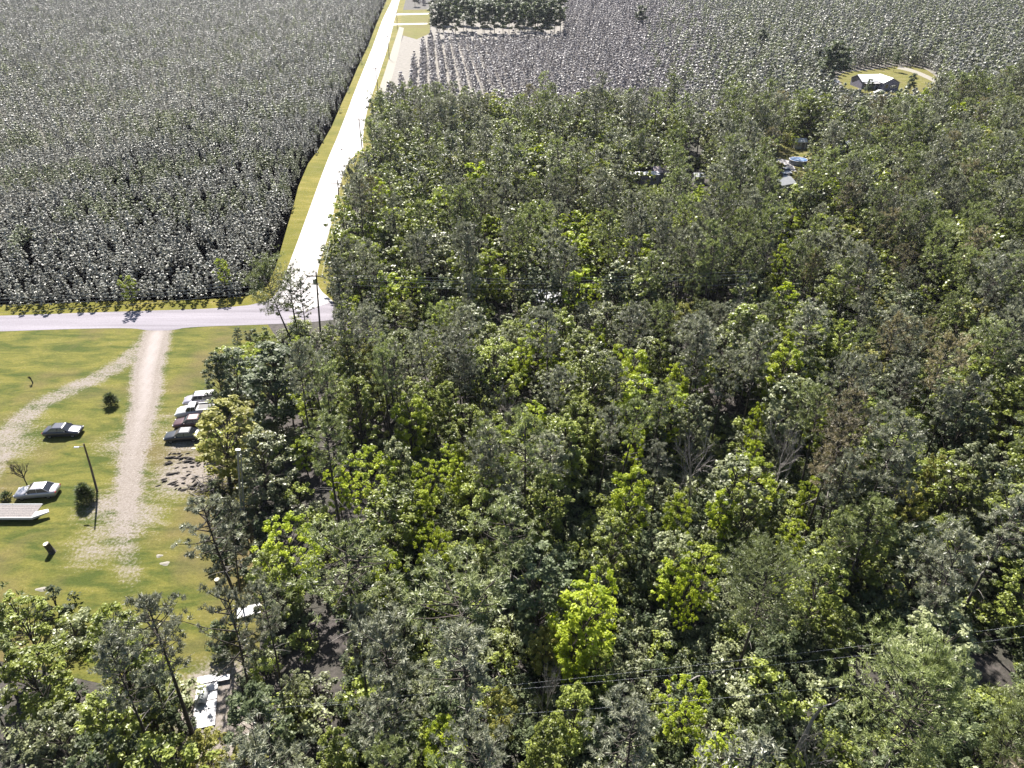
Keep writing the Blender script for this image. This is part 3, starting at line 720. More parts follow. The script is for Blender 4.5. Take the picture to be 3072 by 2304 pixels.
dens = dens * np.where(fbm(gx, gy, 13, 12) < -.22, .35, 1)
keep = RNG.random(len(gx)) < dens
wm = (gy > 80) & (gy < 101) & (gx > -24) & (gx < 46); Hs = np.where(wm, np.minimum(Hs, np.maximum(4.5, 56.2 - .467 * gy - 2)), Hs)
bl = blocked(gx, gy, Hs, np.where(kinds == 'pine', 2.4, 2.0))
keep &= ~bl
GAP = [(1750, 1960), (2300, 1930), (2900, 1870), (3150, 1880), (3150, 2090), (2900, 2050), (2600, 2070), (2350, 2160), (1900, 2160)]
uu_, vv_, _ = proj(gx, gy, Hs * .55); u9, v9, _ = proj(gx, gy, Hs * .85)
keep &= ~((inside(u0, v0, GAP) | inside(uu_, vv_, GAP) | inside(u9, v9, GAP)) & (RNG.random(len(gx)) < .66))
for (x, y, r) in PLACED:
    keep &= ~((gx - x) ** 2 + (gy - y) ** 2 < max(r, 1.6) ** 2)
# keep the view onto the nearest explicit crowns free
for (u, v, H, wpx, key, lab) in BR + [(612, 2150, .3, 10, '', ''), (612, 2060, .3, 10, '', ''), (630, 2110, .3, 10, '', ''), (2090, 1385, 12, 170, '', ''), (2345, 1370, 12, 170, '', ''), (1510, 1240, 11, 90, '', ''), (690, 1330, 7, 190, '', ''), (665, 1150, 6, 130, '', ''), (720, 1150, 6, 110, '', ''), (820, 1170, 7, 130, '', ''), (765, 1090, 6, 90, '', ''), (620, 1640, 12, 190, '', ''), (440, 1880, 13, 110, '', ''), (690, 1920, 12, 150, '', ''), (720, 1450, 6, 90, '', ''), (800, 860, 14, 190, '', ''), (900, 920, 14, 140, '', ''), (945, 900, 10, 80, '', ''), (1035, 1700, 14, 150, '', ''), (1390, 1850, 14, 260, '', ''), (1530, 1620, 14, 190, '', ''), (2735, 2150, 17, 300, '', ''), (2270, 1790, 15, 240, '', ''), (2300, 2130, 8, 130, '', ''), (2370, 2250, 8, 130, '', '')]:
    uc, vc, _ = proj(gx, gy, Hs * .75)
    keep &= ~((np.abs(uc - u) < wpx * .50) & (np.abs(vc - v) < wpx * .55) & (v0 > v))
    c_ = G(u, v, H * .66)
    for st in (3, 6, 9, 12): keep &= ~(((gx - c_.x - SV.x * st * 1.4) ** 2 + (gy - c_.y - SV.y * st * 1.4) ** 2 < 2.6 ** 2) & (Hs > H * .66 + st))
gx, gy, u0, v0, kinds, Hs, n1, n2 = (a[keep] for a in (gx, gy, u0, v0, kinds, Hs, n1, n2))
uc, vc, dc = proj(gx, gy, Hs * .7)
inview = (uc > -60) & (uc < 3130) & (vc < 2400)
# colour classes
r2 = RNG.random(len(gx)); cls = []
for i in range(len(gx)):
    if kinds[i] == 'pine':
        gr = .35 + .25 * n2[i] + (.15 if uc[i] > 2200 else 0)
        cls.append('pinebrown' if r2[i] > (.94 if uc[i] > 2300 else .99) else 'pinegreen' if r2[i] < gr else 'pine')
    else:
        a = r2[i]; bright = (.03 if uc[i] < 600 else .20) if (uc[i] < 2400 and vc[i] > 550) else .04
        cls.append('leafy' if a < bright else 'leafg' if a < bright + .28 else 'leafd' if a < bright + .42 else 'leafo' if a > .965 else 'leaf')
cls = np.array(cls, dtype=object)
LAB = {'pine': ('tall grey-green pine', 'grey-green pines'), 'pinegreen': ('tall green-needled pine', 'green pines'), 'pinebrown': ('brownish tipped pine', 'brownish pines'),
       'leaf': ('mid green leafy tree', 'mid green leafy trees'), 'leafy': ('yellow-green leafy tree', 'yellow-green leafy trees'), 'leafg': ('silvery grey-green leafy tree', 'silvery leafy trees'),
       'leafd': ('dark green leafy tree', 'dark green leafy trees'), 'leafo': ('golden olive leafy tree', 'golden olive leafy trees')}
rest = {'pine': [], 'leaf': []}
n_expl = {'pine': 12, 'leaf': 60}
for kd in ('pine', 'leaf'):
    idx = np.where((kinds == kd))[0]
    order = idx[np.argsort(np.where(inview[idx], dc[idx], 1e6 + dc[idx]))]
    near = order[:300 - n_expl[kd]]; near_set = set(near[inview[near]].tolist())
    for i in idx:
        if i in near_set:
            d_, h_ = zone_word(uc[i], vc[i]); c = cls[i]; a, gname = LAB[c]
            tree('pine_tree' if kd == 'pine' else 'broadleaf_tree', c, (gx[i], gy[i], 0), Hs[i], f'{a} in the {d_} {h_} part of the wood'.replace('middle centre', 'middle'),
                 f'{gname} in the {d_} {h_} part of the wood', (random.gauss(0, .05), random.gauss(0, .04)), H0=H0S[c], width=random.uniform(.75, 1.0) * (1.0 if kd == 'pine' else random.uniform(1.0, 1.3)))
        else:
            rest[kd].append(i)
PF = [merged('pine_far', g, M['bark'], M['pine']) for g in fp] + [merged('pine_far', g, M['bark'], M['pinegreen']) for g in fp[:2]] + [merged('pine_far', fp[2], M['bark'], M['pinebrown'])]
for k, o in enumerate(PF): o.name = 'a%02d_pine' % k
BF = [merged('x', fb[0], M['bark'], M['leaf']), merged('x', fb[1], M['bark'], M['leaf']), merged('x', fb[2], M['bark'], M['leafg']), merged('x', fb[0], M['bark'], M['leafg']),
      merged('x', fb[1], M['bark'], M['leafd']), merged('x', fb[2], M['bark'], M['leafy']), merged('x', fb[0], M['bark'], M['leafo'])]
for k, o in enumerate(BF): o.name = 'a%02d_leafy' % k
def rows(idx, kmap, H0):
    out = []
    for i in idx:
        out.append((gx[i], gy[i], 0, random.gauss(0, .04), random.gauss(0, .04), random.uniform(0, 6.28), Hs[i] / H0 * random.uniform(.9, 1.1), random.choice(kmap[cls[i]])))
    return out
stuff('pine_woodland', rows(rest['pine'], {'pine': (0, 1, 2), 'pinegreen': (3, 4), 'pinebrown': (5,)}, 15.0), PF, 'mass of grey-green pines filling the middle and far wood', 'woodland')
stuff('broadleaf_woodland', rows(rest['leaf'], {'leaf': (0, 1), 'leafg': (2, 3), 'leafd': (4,), 'leafy': (5,), 'leafo': (6,)}, 9.0), BF, 'mass of leafy trees mixed through the far wood', 'woodland')
print('forest', len(gx), 'rest', len(rest['pine']), len(rest['leaf']))

# undergrowth: low bushes under the trees
ux = RNG.uniform(-80, 200, 9000); uy = RNG.uniform(18, 260, 9000)
uu, uv, _ = proj(ux, uy, np.zeros(9000))
k = (uu > -100) & (uu < 3200) & (uv < 2600) & (uv > 330) & ~blocked(ux, uy, np.full(9000, 2.0), 1.2) & ~((uu < road_x(uv) + 20) & (uv < 960)) & ~((uu < 650) & (uv < 1800))
k &= RNG.random(9000) < np.where((uu > 1800) & (uv > 1850), .95, .95)
BU = [merged('x', broad(200 + i, H=2.6, cr=1.5, base=-.1, nclump=16, nleaf=44, leaf=.19, cl=.5), M['bark'], M[m]) for i, m in enumerate(('leaf', 'leafg', 'leafd', 'leafo'))]
for q, o in enumerate(BU): o.name = 'a%02d_bush' % q
vx = RNG.uniform(-15, 75, 3800); vy = RNG.uniform(22, 78, 3800); vu, vv2, _ = proj(vx, vy, np.zeros(3800))
k2 = (vu > 780) & (vu < 3200) & ~blocked(vx, vy, np.full(3800, 1.5), 1.0)
stuff('undergrowth', [(vx[i], vy[i], 0, 0, 0, random.uniform(0, 6.28), random.uniform(.35, .9), random.choice((0, 1, 2, 2, 2, 2))) for i in np.where(k2)[0]] + [(ux[i], uy[i], 0, 0, 0, random.uniform(0, 6.28), random.uniform(.5, 1.25), random.choice((0, 0, 1, 1, 2, 2))) for i in np.where(k)[0]], BU, 'low leafy bushes covering the floor of the wood', 'undergrowth')

def twigs(seed):
    random.seed(seed); mb = MB()
    for q in range(9):
        a = random.uniform(0, 6.28); c = Vector((random.uniform(-.8, .8), random.uniform(-.8, .8), random.uniform(.04, .25))); dd = Vector((math.cos(a), math.sin(a), random.uniform(-.1, .2))) * random.uniform(.15, .6)
        mb.tube([c - dd, c + Vector((0, 0, .05)), c + dd], [.018, .02, .01], 3, caps=False)
    return mb.build('x', [M['deadwood']], lk=False)
TWG = [twigs(i) for i in range(4)]
for q, o in enumerate(TWG): o.name = 'a%02d_twig' % q
tx = RNG.uniform(-40, 90, 3000); ty = RNG.uniform(20, 110, 3000); tu, tv, _ = proj(tx, ty, np.zeros(3000))
kk = (tu > 600) & (tu < 3150) & (tv < 2500) & ~blocked(tx, ty, np.full(3000, .3), .5) & (tu > road_x(tv) + 30)
stuff('forest_litter', [(tx[i], ty[i], 0, 0, 0, random.uniform(0, 6.28), random.uniform(.6, 1.4), random.randrange(4)) for i in np.where(kk)[0]], TWG, 'fallen pale twigs littering the floor of the wood', 'litter')

# ------------------------------------------------------------------ plantations of young pines in rows
ang = R(-5.9); e1 = np.array([math.sin(ang), math.cos(ang)]); e2 = np.array([math.cos(ang), -math.sin(ang)])
def grid(rowsp, treesp, a1, a2, rng_d):
    A, B = np.meshgrid(np.arange(*rng_d[0], rowsp), np.arange(*rng_d[1], treesp)); A = A.ravel(); B = B.ravel()
    A = A + RNG.normal(0, .12, len(A)); B = B + RNG.normal(0, .22, len(B))
    return A * a1[0] + B * a2[0], A * a1[1] + B * a2[1]
vl = verge_l
lx = lambda v: np.interp(v, [p[1] for p in vl[:16]], [p[0] for p in vl[:16]])
px, py = grid(2.7, 1.9, e1, e2, ((100, 1000), (-620, 20)))
U, V_, D_ = proj(px, py, np.zeros(len(px)))
topb = np.interp(U, [-500, 0, 400, 600, 740, 800, 830], [936, 924, 913, 909, 895, 868, 806])
k = (V_ < topb) & (V_ > -95) & (U > -140) & (U < np.where(V_ < 870, lx(V_) - 4 + 22 * fbm(px, py, 9, 31), 800)) & (RNG.random(len(px)) < .93 - .30 * (fbm(px, py, 16, 9) > .22))
px, py = px[k], py[k]; dL = np.hypot(px, py)
k = RNG.random(len(px)) < np.interp(dL, [0, 280, 450, 900], [1, 1, .7, .42]); px, py, dL = px[k], py[k], dL[k]
sL = np.interp(dL, [0, 280, 450, 900], [1, 1, 1.15, 1.45]) * RNG.uniform(.55, 1.08, len(px)) * (1 + .12 * fbm(px, py, 60, 5))
# right side plantation, rows running away from the camera
qx, qy = grid(2.3, 4.1, e1, e2, ((150, 1000), (-90, 760)))
U, V_, D_ = proj(qx, qy, np.zeros(len(qx)))
k = (V_ < FOREST_TOP(U) + 10) & (V_ > -95) & (U < 3230) & (U > np.interp(V_, [-100, 0, 30, 110, 230, 300, 400], [1250, 1230, 1300, 1212, 1160, 1148, 1125])) & ~blocked(qx, qy, np.full(len(qx), 5.5), 1.0, .5)
k &= ~((U > 1275) & (U < 1690) & (V_ < 128))
k &= RNG.random(len(qx)) < .95
qx, qy = qx[k], qy[k]; dR = np.hypot(qx, qy); Uq = proj(qx, qy, 0 * qx)[0]
k = RNG.random(len(qx)) < np.interp(dR, [0, 330, 500, 900], [1, 1, .75, .5]); qx, qy, dR, Uq = qx[k], qy[k], dR[k], Uq[k]
sR = np.interp(dR, [0, 330, 500, 900], [1.25, 1.3, 1.4, 1.6]) * RNG.uniform(.75, 1.2, len(qx)) * np.interp(Uq, [1150, 1700, 2200, 3000], [1.0, .9, 1.15, 1.3])
# infill trees for the right side so rows fade into a thicket
gL = fbm(px, py, 45, 77); ed = np.abs(proj(px, py, 0 * px)[0] - lx(proj(px, py, 0 * px)[1])); sL = sL * np.clip(.5 + ed / 90, .5, 1) ; order = np.argsort(dL); near = set(order[:290].tolist())
Pl = []
for i in range(len(px)):
    if i in near:
        o = bpy.data.objects.new('young_pine', YNEAR[i % 3].data); o.location = (px[i], py[i], 0); o.rotation_euler = (0, 0, random.uniform(0, 6.28)); o.scale = (sL[i],) * 3
        link(o)
        uu_ = proj(px[i], py[i], 2)[0]; zone = 'far left' if uu_ < 180 else 'left' if uu_ < 400 else 'middle' if uu_ < 620 else 'right'
        tag(o, f'small grey-green pine in the front rows above the road, {zone} stretch', 'tree', f'front row plantation pines, {zone} stretch')
    else:
        Pl.append((px[i], py[i], 0, random.gauss(0, .05), random.gauss(0, .05), random.uniform(0, 6.28), sL[i], (random.choice((7, 8) if gL[i] > random.uniform(-.3, .5) else (0, 1, 2)) if dL[i] < 260 else (9 if gL[i] - dL[i] / 900 > random.uniform(-.7, .4) else random.choice((3, 4))))))
for i in range(len(qx)):
    Pl.append((qx[i], qy[i], 0, random.gauss(0, .05), random.gauss(0, .05), random.uniform(0, 6.28), sR[i], random.choice((5, 6)) if Uq[i] < 1900 + 300 * random.random() else random.choice((9, 3, 4, 9))))
YS = [merged('x', g, M['bark'], M['young']) for g in yg] + [merged('x', g, M['bark'], M['young']) for g in ygf] + [merged('x', g, M['bark'], M['youngp']) for g in ygf] + [merged('x', g, M['bark'], M['youngg']) for g in (yg[0], yg[1], ygf[0])]
for q, o in enumerate(YS): o.name = 'a%02d_young' % q
stuff('pine_plantation', Pl, YS, 'young pines planted in rows on both sides of the gravel road', 'plantation')
print('plantation', len(Pl))

# the tall dark grove beyond the right plantation and single big trees far off
gk = 0
add_proto('grove', [broad(220 + i, H=15, cr=3.6, base=.18, nclump=42, nleaf=50, leaf=.55, cl=1.2) for i in range(3)], BK, M['leafd'])
H0S['grove'] = 15
for j, v in enumerate((118, 96, 74, 52, 34)):
    for q in range(12 if j < 2 else 11):
        u = 1310 + q * 33 + random.uniform(-9, 9) + (j % 2) * 14
        if u > 1690: continue
        g = G(u, v + random.uniform(-6, 6)); gk += 1
        t_ = tree('grove_tree', 'grove', (g.x, g.y, 0), random.uniform(16, 22), f'dark tall tree in row {"front middle rear far last".split()[j]} of the grove beyond the plantation', f'dark grove trees, {"front middle rear far last".split()[j]} row', H0=15)
for (u, v, H, wd, lab) in [(2485, 262, 17, 1.5, 'big dark spreading tree left of the far house'), (2460, 245, 13, 1.2, 'smaller dark tree against the big one left of the far house'),
                       (1920, 95, 14, 1.2, 'dark tree standing above the far plantation near the top'), (1990, 20, 14, 1.2, 'dark tree clump at the top right of centre'), (2280, 160, 11, 1.2, 'dark bushy tree in the far plantation left of the big one'),
                       (2600, 292, 6.5, .9, 'small dark tree in front of the far house porch'), (2725, 292, 8.5, .9, 'brownish tree on the dry lawn right of the far house'),
                       (2120, 10, 13, 1.3, 'dark tree at the top edge right of centre'), (2210, 14, 12, 1.3, 'dark tree at the top edge beside another'), (2680, 215, 8, .8, 'dark tree behind the far house'),
                       (1245, 20, 12, 1.1, 'dark tree at the top edge beside the gravel road'), (1275, 8, 12, 1.1, 'second dark tree at the top edge beside the road')]:
    g = G(u, v); tree('lone_tree', 'grove', (g.x, g.y, 0), H, lab, H0=15, width=wd)
g = G(2352, 452); tree('lone_tree', 'leafo', (g.x, g.y, 0), 6, 'reddish brown small tree in the pool yard', H0=9)
g = G(2375, 447); tree('lone_tree', 'leafy', (g.x, g.y, 0), 4.5, 'small yellow tree in the pool yard', H0=9)

# ------------------------------------------------------------------ cars
def loft(secs, closed=True):
    n = len(secs[0]); V = [p for s in secs for p in s]; Fc = []
    for i in range(len(secs) - 1):
        for k in range(n if closed else n - 1):
            Fc.append((i * n + k, i * n + (k + 1) % n, (i + 1) * n + (k + 1) % n, (i + 1) * n + k))
    Fc.append(tuple(range(n))[::-1]); Fc.append(tuple((len(secs) - 1) * n + k for k in range(n)))
    return V, Fc
def wheels(root, L, W, r=.33):
    for sx in (-1, 1):
        for sy in (-1, 1):
            x = sx * L * .31; y = sy * (W / 2 - .13)
            wv = MB().disc((x, y, r), r, -.11, .11, 18, axis='Y').build('wheel', [M['tyre']], root)
            MB().disc((x, y + sy * .112, r), r * .62, -.006, .006, 14, axis='Y').build('rim', [M['chrome']], wv)
def car(loc, rz, mat, label, L=4.7, W=1.82, style='sedan'):
    """front faces -X"""
    o = empty('parked_car' if style != 'pickup' else 'pickup_truck', loc, rz); tag(o, label, 'car' if style != 'pickup' else 'pickup truck')
    hz = {'sedan': .93, 'suv': 1.05, 'pickup': 1.1}[style]
    prof = [(-.5, .42, .62, .78), (-.485, .30, .70, .90), (-.42, .22, hz - .17, .98), (-.30, .22, hz - .08, 1), (-.2, .22, hz, 1), (.0, .22, hz + .01, 1), (.25, .22, hz + .02, 1), (.38, .22, hz + (.02 if style != 'sedan' else .0), 1), (.47, .26, hz - .05, .96), (.5, .42, hz - .18, .85)]
    secs = []
    for t, zb, zt, wf in prof:
        x = t * L; wdt = W / 2 * wf
        secs.append([(x, -wdt * .9, zb), (x, -wdt, zb + .12), (x, -wdt, zt - .16), (x, -wdt * .93, zt - .03), (x, -wdt * .6, zt + .015), (x, 0, zt + .03),
                     (x, wdt * .6, zt + .015), (x, wdt * .93, zt - .03), (x, wdt, zt - .16), (x, wdt, zb + .12), (x, wdt * .9, zb)])
    V, Fc = loft(secs); mesh('body', V, Fc, mat, o, smooth=True)
    zt = {'sedan': 1.43, 'suv': 1.68, 'pickup': 1.72}[style]
    c0, c1, r0, r1 = {'sedan': (-.22, .37, -.07, .22), 'suv': (-.24, .47, -.13, .42), 'pickup': (-.22, .06, -.13, .03)}[style]
    wb, wt = W / 2 * .90, W / 2 * .72
    gl = MB()
    gl.add([(c0 * L, -wb, hz - .02), (c1 * L, -wb, hz - .02), (c1 * L, wb, hz - .02), (c0 * L, wb, hz - .02), (r0 * L, -wt, zt - .05), (r1 * L, -wt, zt - .05), (r1 * L, wt, zt - .05), (r0 * L, wt, zt - .05)],
           [(0, 1, 5, 4), (1, 2, 6, 5), (2, 3, 7, 6), (3, 0, 4, 7), (4, 5, 6, 7)])
    gl.build('windows', [M['glass']], o)
    rf = MB(); rf.add([((r0 - .01) * L, -wt - .02, zt - .05), ((r1 + .01) * L, -wt - .02, zt - .05), ((r1 + .01) * L, wt + .02, zt - .05), ((r0 - .01) * L, wt + .02, zt - .05),
                       ((r0 + .02) * L, -wt * .85, zt), ((r1 - .02) * L, -wt * .85, zt), ((r1 - .02) * L, wt * .85, zt), ((r0 + .02) * L, wt * .85, zt)],
                      [(3, 2, 1, 0), (4, 5, 6, 7), (0, 1, 5, 4), (1, 2, 6, 5), (2, 3, 7, 6), (3, 0, 4, 7)])
    for (xa, za, xb, zb2) in ((c0 * L, hz - .01, r0 * L, zt - .03), ((c0 + c1) / 2 * L, hz - .01, (r0 + r1) / 2 * L, zt - .03), (c1 * L, hz - .01, r1 * L, zt - .03)):
        for s in (-1, 1): rf.tube([(xa, s * (wb + .005), za), (xb, s * (wt + .01), zb2)], .035, 5)
    rf.build('roof', [mat], o)
    if style == 'pickup':
        MB().box(.09 * L, .48 * L, -W / 2 * .82, W / 2 * .82, hz + .035, hz + .05).build('bed_floor', [M['dark']], o)
        b = MB()
        b.box(.07 * L, .5 * L, -W / 2 * .98, -W / 2 * .84, hz - .1, hz + .2); b.box(.07 * L, .5 * L, W / 2 * .84, W / 2 * .98, hz - .1, hz + .2); b.box(.485 * L, .5 * L, -W / 2 * .84, W / 2 * .84, hz - .1, hz + .2)
        b.build('bed_side', [mat], o)
    wheels(o, L, W)
    for s in (-1, 1):
        MB().box(-.497 * L, -.475 * L, s * W * .36 - .16, s * W * .36 + .16, .58, .70, bev=.02).build('headlight', [M['lamp']], o)
        MB().box(.478 * L, .503 * L, s * W * .36 - .14, s * W * .36 + .14, .66, .80, bev=.02).build('tail_light', [M['redlamp']], o)
        MB().box(r0 * L - .42, r0 * L - .24, s * (W / 2 + .08) - .07, s * (W / 2 + .08) + .07, hz - .02, hz + .12, bev=.03).build('side_mirror', [mat], o)
    return o
P_ = {'navy': paint('paint_navy', (.03, .033, .055)), 'silver': paint('paint_silver', (.40, .39, .41)), 'maroon': paint('paint_maroon', (.075, .03, .03)),
      'white': paint('paint_white', (.50, .50, .50), 0), 'black': paint('paint_black', (.025, .028, .034)), 'grey': paint('paint_grey', (.42, .41, .44)), 'lilac': paint('paint_pale', (.34, .32, .36))}
car(G(194, 1302), R(184), P_['navy'], 'dark blue sedan parked alone on the grass near the dirt track')
car(G(117, 1484), R(7), P_['silver'], 'silver sedan parked at the left edge above the flatbed trailer')
car(G(553, 1316), R(6), P_['black'], 'black car nearest the camera in the row of four', L=4.6)
car(G(578, 1276), R(7), P_['maroon'], 'dark red car second from the bottom in the parked row', L=4.6)
car(G(590, 1243), R(8), P_['white'], 'white pickup truck third in the parked row', L=5.2, W=1.9, style='pickup')
car(G(605, 1209), R(9), P_['lilac'], 'pale estate car farthest up the parked row under the tree', L=4.6, style='suv')
g = G(2357, 520); car(g, R(97), P_['white'], 'upper white car in the pool yard', L=4.4)
g = G(2352, 535); car(g, R(95), P_['white'], 'lower white car in the pool yard', L=4.4)
g = G(2636, 281); car(g, R(12), P_['white'], 'white car parked before the far house wall', L=4.6)

# ------------------------------------------------------------------ clearing objects
def tagp(o, *a): return tag(o, *a)
# lamp pole
lp = empty('lamp_pole', G(291, 1474)); tag(lp, 'tall leaning wooden pole with a white lamp arm by the driveway', 'lamp pole')
b = G(291, 1474); d = ray(251, 1331); t = b.y / d.y; top = Vector((d.x * t, 0, CAM_H + d.z * t)) - Vector((b.x, 0, 0))
bk = Vector((top.x * .5 + .06, 0, top.z * .5))
MB().tube([(0, 0, -.3), bk, top], [.14, .12, .09], 8).build('pole', [M['polewood']], lp, smooth=True)
MB().tube([top + Vector((-.05, 0, -.35)), top + Vector((-.45, .05, -.45)), top + Vector((-.75, .1, -.52))], [.03, .03, .03], 6).build('arm', [M['metal']], lp)
MB().box(top.x - 1.35, top.x - .72, -.02, .22, top.z - .66, top.z - .52, bev=.05).build('lamp_head', [M['white']], lp)
# twin wooden pole in the shrubs
tp = empty('twin_pole', G(724, 1560)); b = G(724, 1560); d = ray(713, 1352); t = b.y / d.y; top = Vector((d.x * t - b.x, 0, CAM_H + d.z * t))
tag(tp, 'pale weathered double pole rising from shrubs at the clearing edge', 'pole')
pale = simple('pale_pole', (.36, .34, .33), .7, var=.3)
MB().tube([(0, 0, -.3), top], [.13, .10], 8).build('pole', [pale], tp)
MB().tube([(.35, 0, -.3), top + Vector((.22, 0, -.5))], [.09, .07], 7).build('pole', [pale], tp)
MB().box(top.x - .22, top.x + .35, -.12, .12, top.z - .02, top.z + .16, bev=.03).build('cap', [M['metal']], tp)
# flatbed trailer
tr = empty('flatbed_trailer', G(-20, 1566)); tag(tr, 'flatbed trailer with grey plank deck and white side rail at the left edge', 'trailer')
dk = MB()
for i in range(7): dk.box(-4.2, 4.6, .05 + i * .29, .05 + i * .29 + .26, .62, .68)
dk.build('deck', [M['plank']], tr)
MB().box(-4.2, 4.62, -.10, .04, .42, .72, bev=.02).build('side_rail', [M['white']], tr)
MB().box(-4.2, 4.62, 2.10, 2.22, .48, .74, bev=.02).build('rear_rail', [M['metal']], tr)
MB().add([(4.5, -.1, .40), (6.0, .95, .55), (5.7, 1.35, .62), (4.5, .9, .60), (4.5, -.1, .70), (6.0, .95, .68), (5.7, 1.35, .74), (4.5, .9, .73)],
         [(3, 2, 1, 0), (4, 5, 6, 7), (0, 1, 5, 4), (1, 2, 6, 5), (2, 3, 7, 6), (3, 0, 4, 7)]).build('tongue', [M['white']], tr)
for x in (-.9, .1):
    for y in (.05, 2.0):
        wv = MB().disc((x, y, .34), .34, -.1, .1, 16, axis='Y').build('wheel', [M['tyre']], tr); MB().disc((x, y - .104, .34), .2, -.004, .004, 12, axis='Y').build('rim', [M['chrome']], wv)
# stumps / upright logs
def stump(loc, h, r, label, lean):
    o = empty('cut_stump', loc); tag(o, label, 'stump')
    MB().tube([(0, 0, -.1), (lean * .5, 0, h * .5), (lean, 0, h)], [r * 1.12, r, r * .95], 12).build('log', [M['char']], o, smooth=True)
    MB().disc((lean, 0, h), r * .9, .0, .03, 14).build('sawn_top', [M['cutwood']], o)
stump(G(158, 1657), 1.25, .33, 'upright stump with pale sawn top alone on the left lawn', -.28)
stump(G(657, 1758), .95, .28, 'dark stump with pale top under the forked leaning pine', 0)
# white sheets
for i in range(6):
    v0_ = 2172 - i * 26.5; a = G(612 + i * 2.5, v0_)
    o = MB().box(-.90, .92, -.395, .395, .09 + .006 * i, .13 + .006 * i, bev=.01)
    for q in range(7): o.box(-.85 + q * .27, -.80 + q * .27, -.40, .40, .131 + .006 * i, .15 + .006 * i)
    o = o.build('metal_sheet', [M['white']], loc=a); o.rotation_euler = (0, R(-1), R(14))
    tag(o, f'white metal sheet on the ground, {["nearest the camera", "second from the camera", "third from the camera", "fourth from the camera", "fifth from the camera", "farthest from the camera"][i]} of six', 'metal sheet', 'white metal sheets laid side by side')
a = G(608, 2092, .2); V = []; Fc = []
for i in range(9):
    t = i / 8; x = -.42 + .8 * t; z = .10 + .32 * math.sin(t * math.pi)
    V += [(x, -.85 + .1 * t, z), (x + .05, .75, z * 1.05), (x, -.85 + .1 * t, z + .02), (x + .05, .75, z * 1.05 + .02)]
for i in range(8):
    k4 = i * 4; Fc += [(k4, k4 + 1, k4 + 5, k4 + 4), (k4 + 2, k4 + 6, k4 + 7, k4 + 3), (k4, k4 + 4, k4 + 6, k4 + 2), (k4 + 1, k4 + 3, k4 + 7, k4 + 5)]
Fc += [(0, 2, 3, 1), (32, 33, 35, 34)]
o = mesh('bent_sheet', V, Fc, M['sheet'], loc=a, smooth=True); o.rotation_euler = (0, 0, R(10)); tag(o, 'bent grey metal sheet lying across the white sheets', 'metal sheet')
for (u, v, sx, sy, lab, mt) in [(495, 1691, .5, .3, 'pale sand patch in the middle of the lower lawn', 'sand'), (124, 1768, .55, .3, 'pale sand patch at the left above the trees', 'sand'),
                           (478, 1668, .35, .25, 'tiny pale sand patch above the lawn patch', 'sand'), (592, 1345, .7, .2, 'short pale board on bare soil below the parked cars', 'cutwood')]:
    V = []; n = 14
    for r_, z in ((1, .0), (.6, .05), (.25, .09)):
        for k_ in range(n):
            q = 6.283 * k_ / n; f = 1 + .22 * math.sin(3 * q + u) * r_; V.append((math.cos(q) * sx * r_ * f, math.sin(q) * sy * r_ * f, z + .012))
    Fc = [(r_ * n + k_, r_ * n + (k_ + 1) % n, (r_ + 1) * n + (k_ + 1) % n, (r_ + 1) * n + k_) for r_ in range(2) for k_ in range(n)] + [tuple(2 * n + k_ for k_ in range(n))]
    if mt == 'sand': o = mesh('sand_mound', V, Fc, M[mt], loc=G(u, v), smooth=True); tag(o, lab, 'sand patch')
    else: o = MB().box(-sx, sx, -.14, .14, .02, .07, bev=.01).build('loose_board', [M[mt]], loc=G(u, v)); o.rotation_euler = (0, 0, R(8)); tag(o, lab, 'board')
for (u, v, a_, b_, rot, lab) in [(748, 1838, 1.1, .6, 20, 'white board among bushes at the clearing edge'), (672, 2040, .55, .25, 12, 'small white board above the white metal sheets')]:
    o = MB().box(-a_, a_, -b_, b_, .3, .36, bev=.01).build('white_board', [M['white']], loc=G(u, v)); o.rotation_euler = (R(4), 0, R(rot)); tag(o, lab, 'board')
    for q in (-.7, .7): pass
# scattered charred wood
def chunk(seed):
    random.seed(seed); n = 6; L = random.uniform(.25, .55); mb = MB(); r = random.uniform(.04, .10)
    mb.tube([(-L, 0, r * .8), (-L * .4, random.uniform(-.08, .08), r), (L * .3, random.uniform(-.08, .08), r * 1.1), (L, 0, r * .7)], [r * .4, r, r * 1.15, r * .5], n)
    return mb.build('wood_chunk', [M['char']], lk=False).data
CH = [chunk(i) for i in range(6)]; random.seed(5)
for i in range(62):
    if i < 46: u = 468 + random.betavariate(1.6, 1.2) * 135; v = 1372 + random.random() * 104 - (u - 468) * .0
    else: u = 500 + random.random() * 90; v = 1360 + random.random() * 30
    if u < 500 and v < 1420: u += 35
    o = link(bpy.data.objects.new('wood_chunk', CH[i % 6])); o.location = G(u, v, .02); o.rotation_euler = (random.uniform(-.3, .3), random.uniform(-.15, .3), random.uniform(-.2, 1.3)); s = random.uniform(.6, 1.3); o.scale = (s, s, s)
    tag(o, 'small dark chunk of wood scattered on bare soil below the parked cars', 'wood chunk', 'dark wood chunks strewn on the bare soil')
bp = empty('brush_pile', G(640, 1462)); tag(bp, 'pile of dark and pale cut branches by the shrubs below the cars', 'brush pile'); random.seed(9)
for nm, mt, cnt in (('dark_branches', 'char', 70), ('pale_branches', 'deadwood', 38)):
    mb = MB()
    for i in range(cnt):
        c = Vector((random.gauss(0, 1.3), random.gauss(0, 1.2), 0)); c.z = max(.1, .9 - c.length * .3) * random.uniform(.3, 1); q = random.uniform(0, 6.28); L = random.uniform(.35, .9)
        dd = Vector((math.cos(q), math.sin(q), random.uniform(-.25, .35))) * L; mb.tube([c - dd, c + Vector((0, 0, .06)), c + dd], [.05, .045, .02], 5)
    mb.build(nm, [M[mt]], bp)
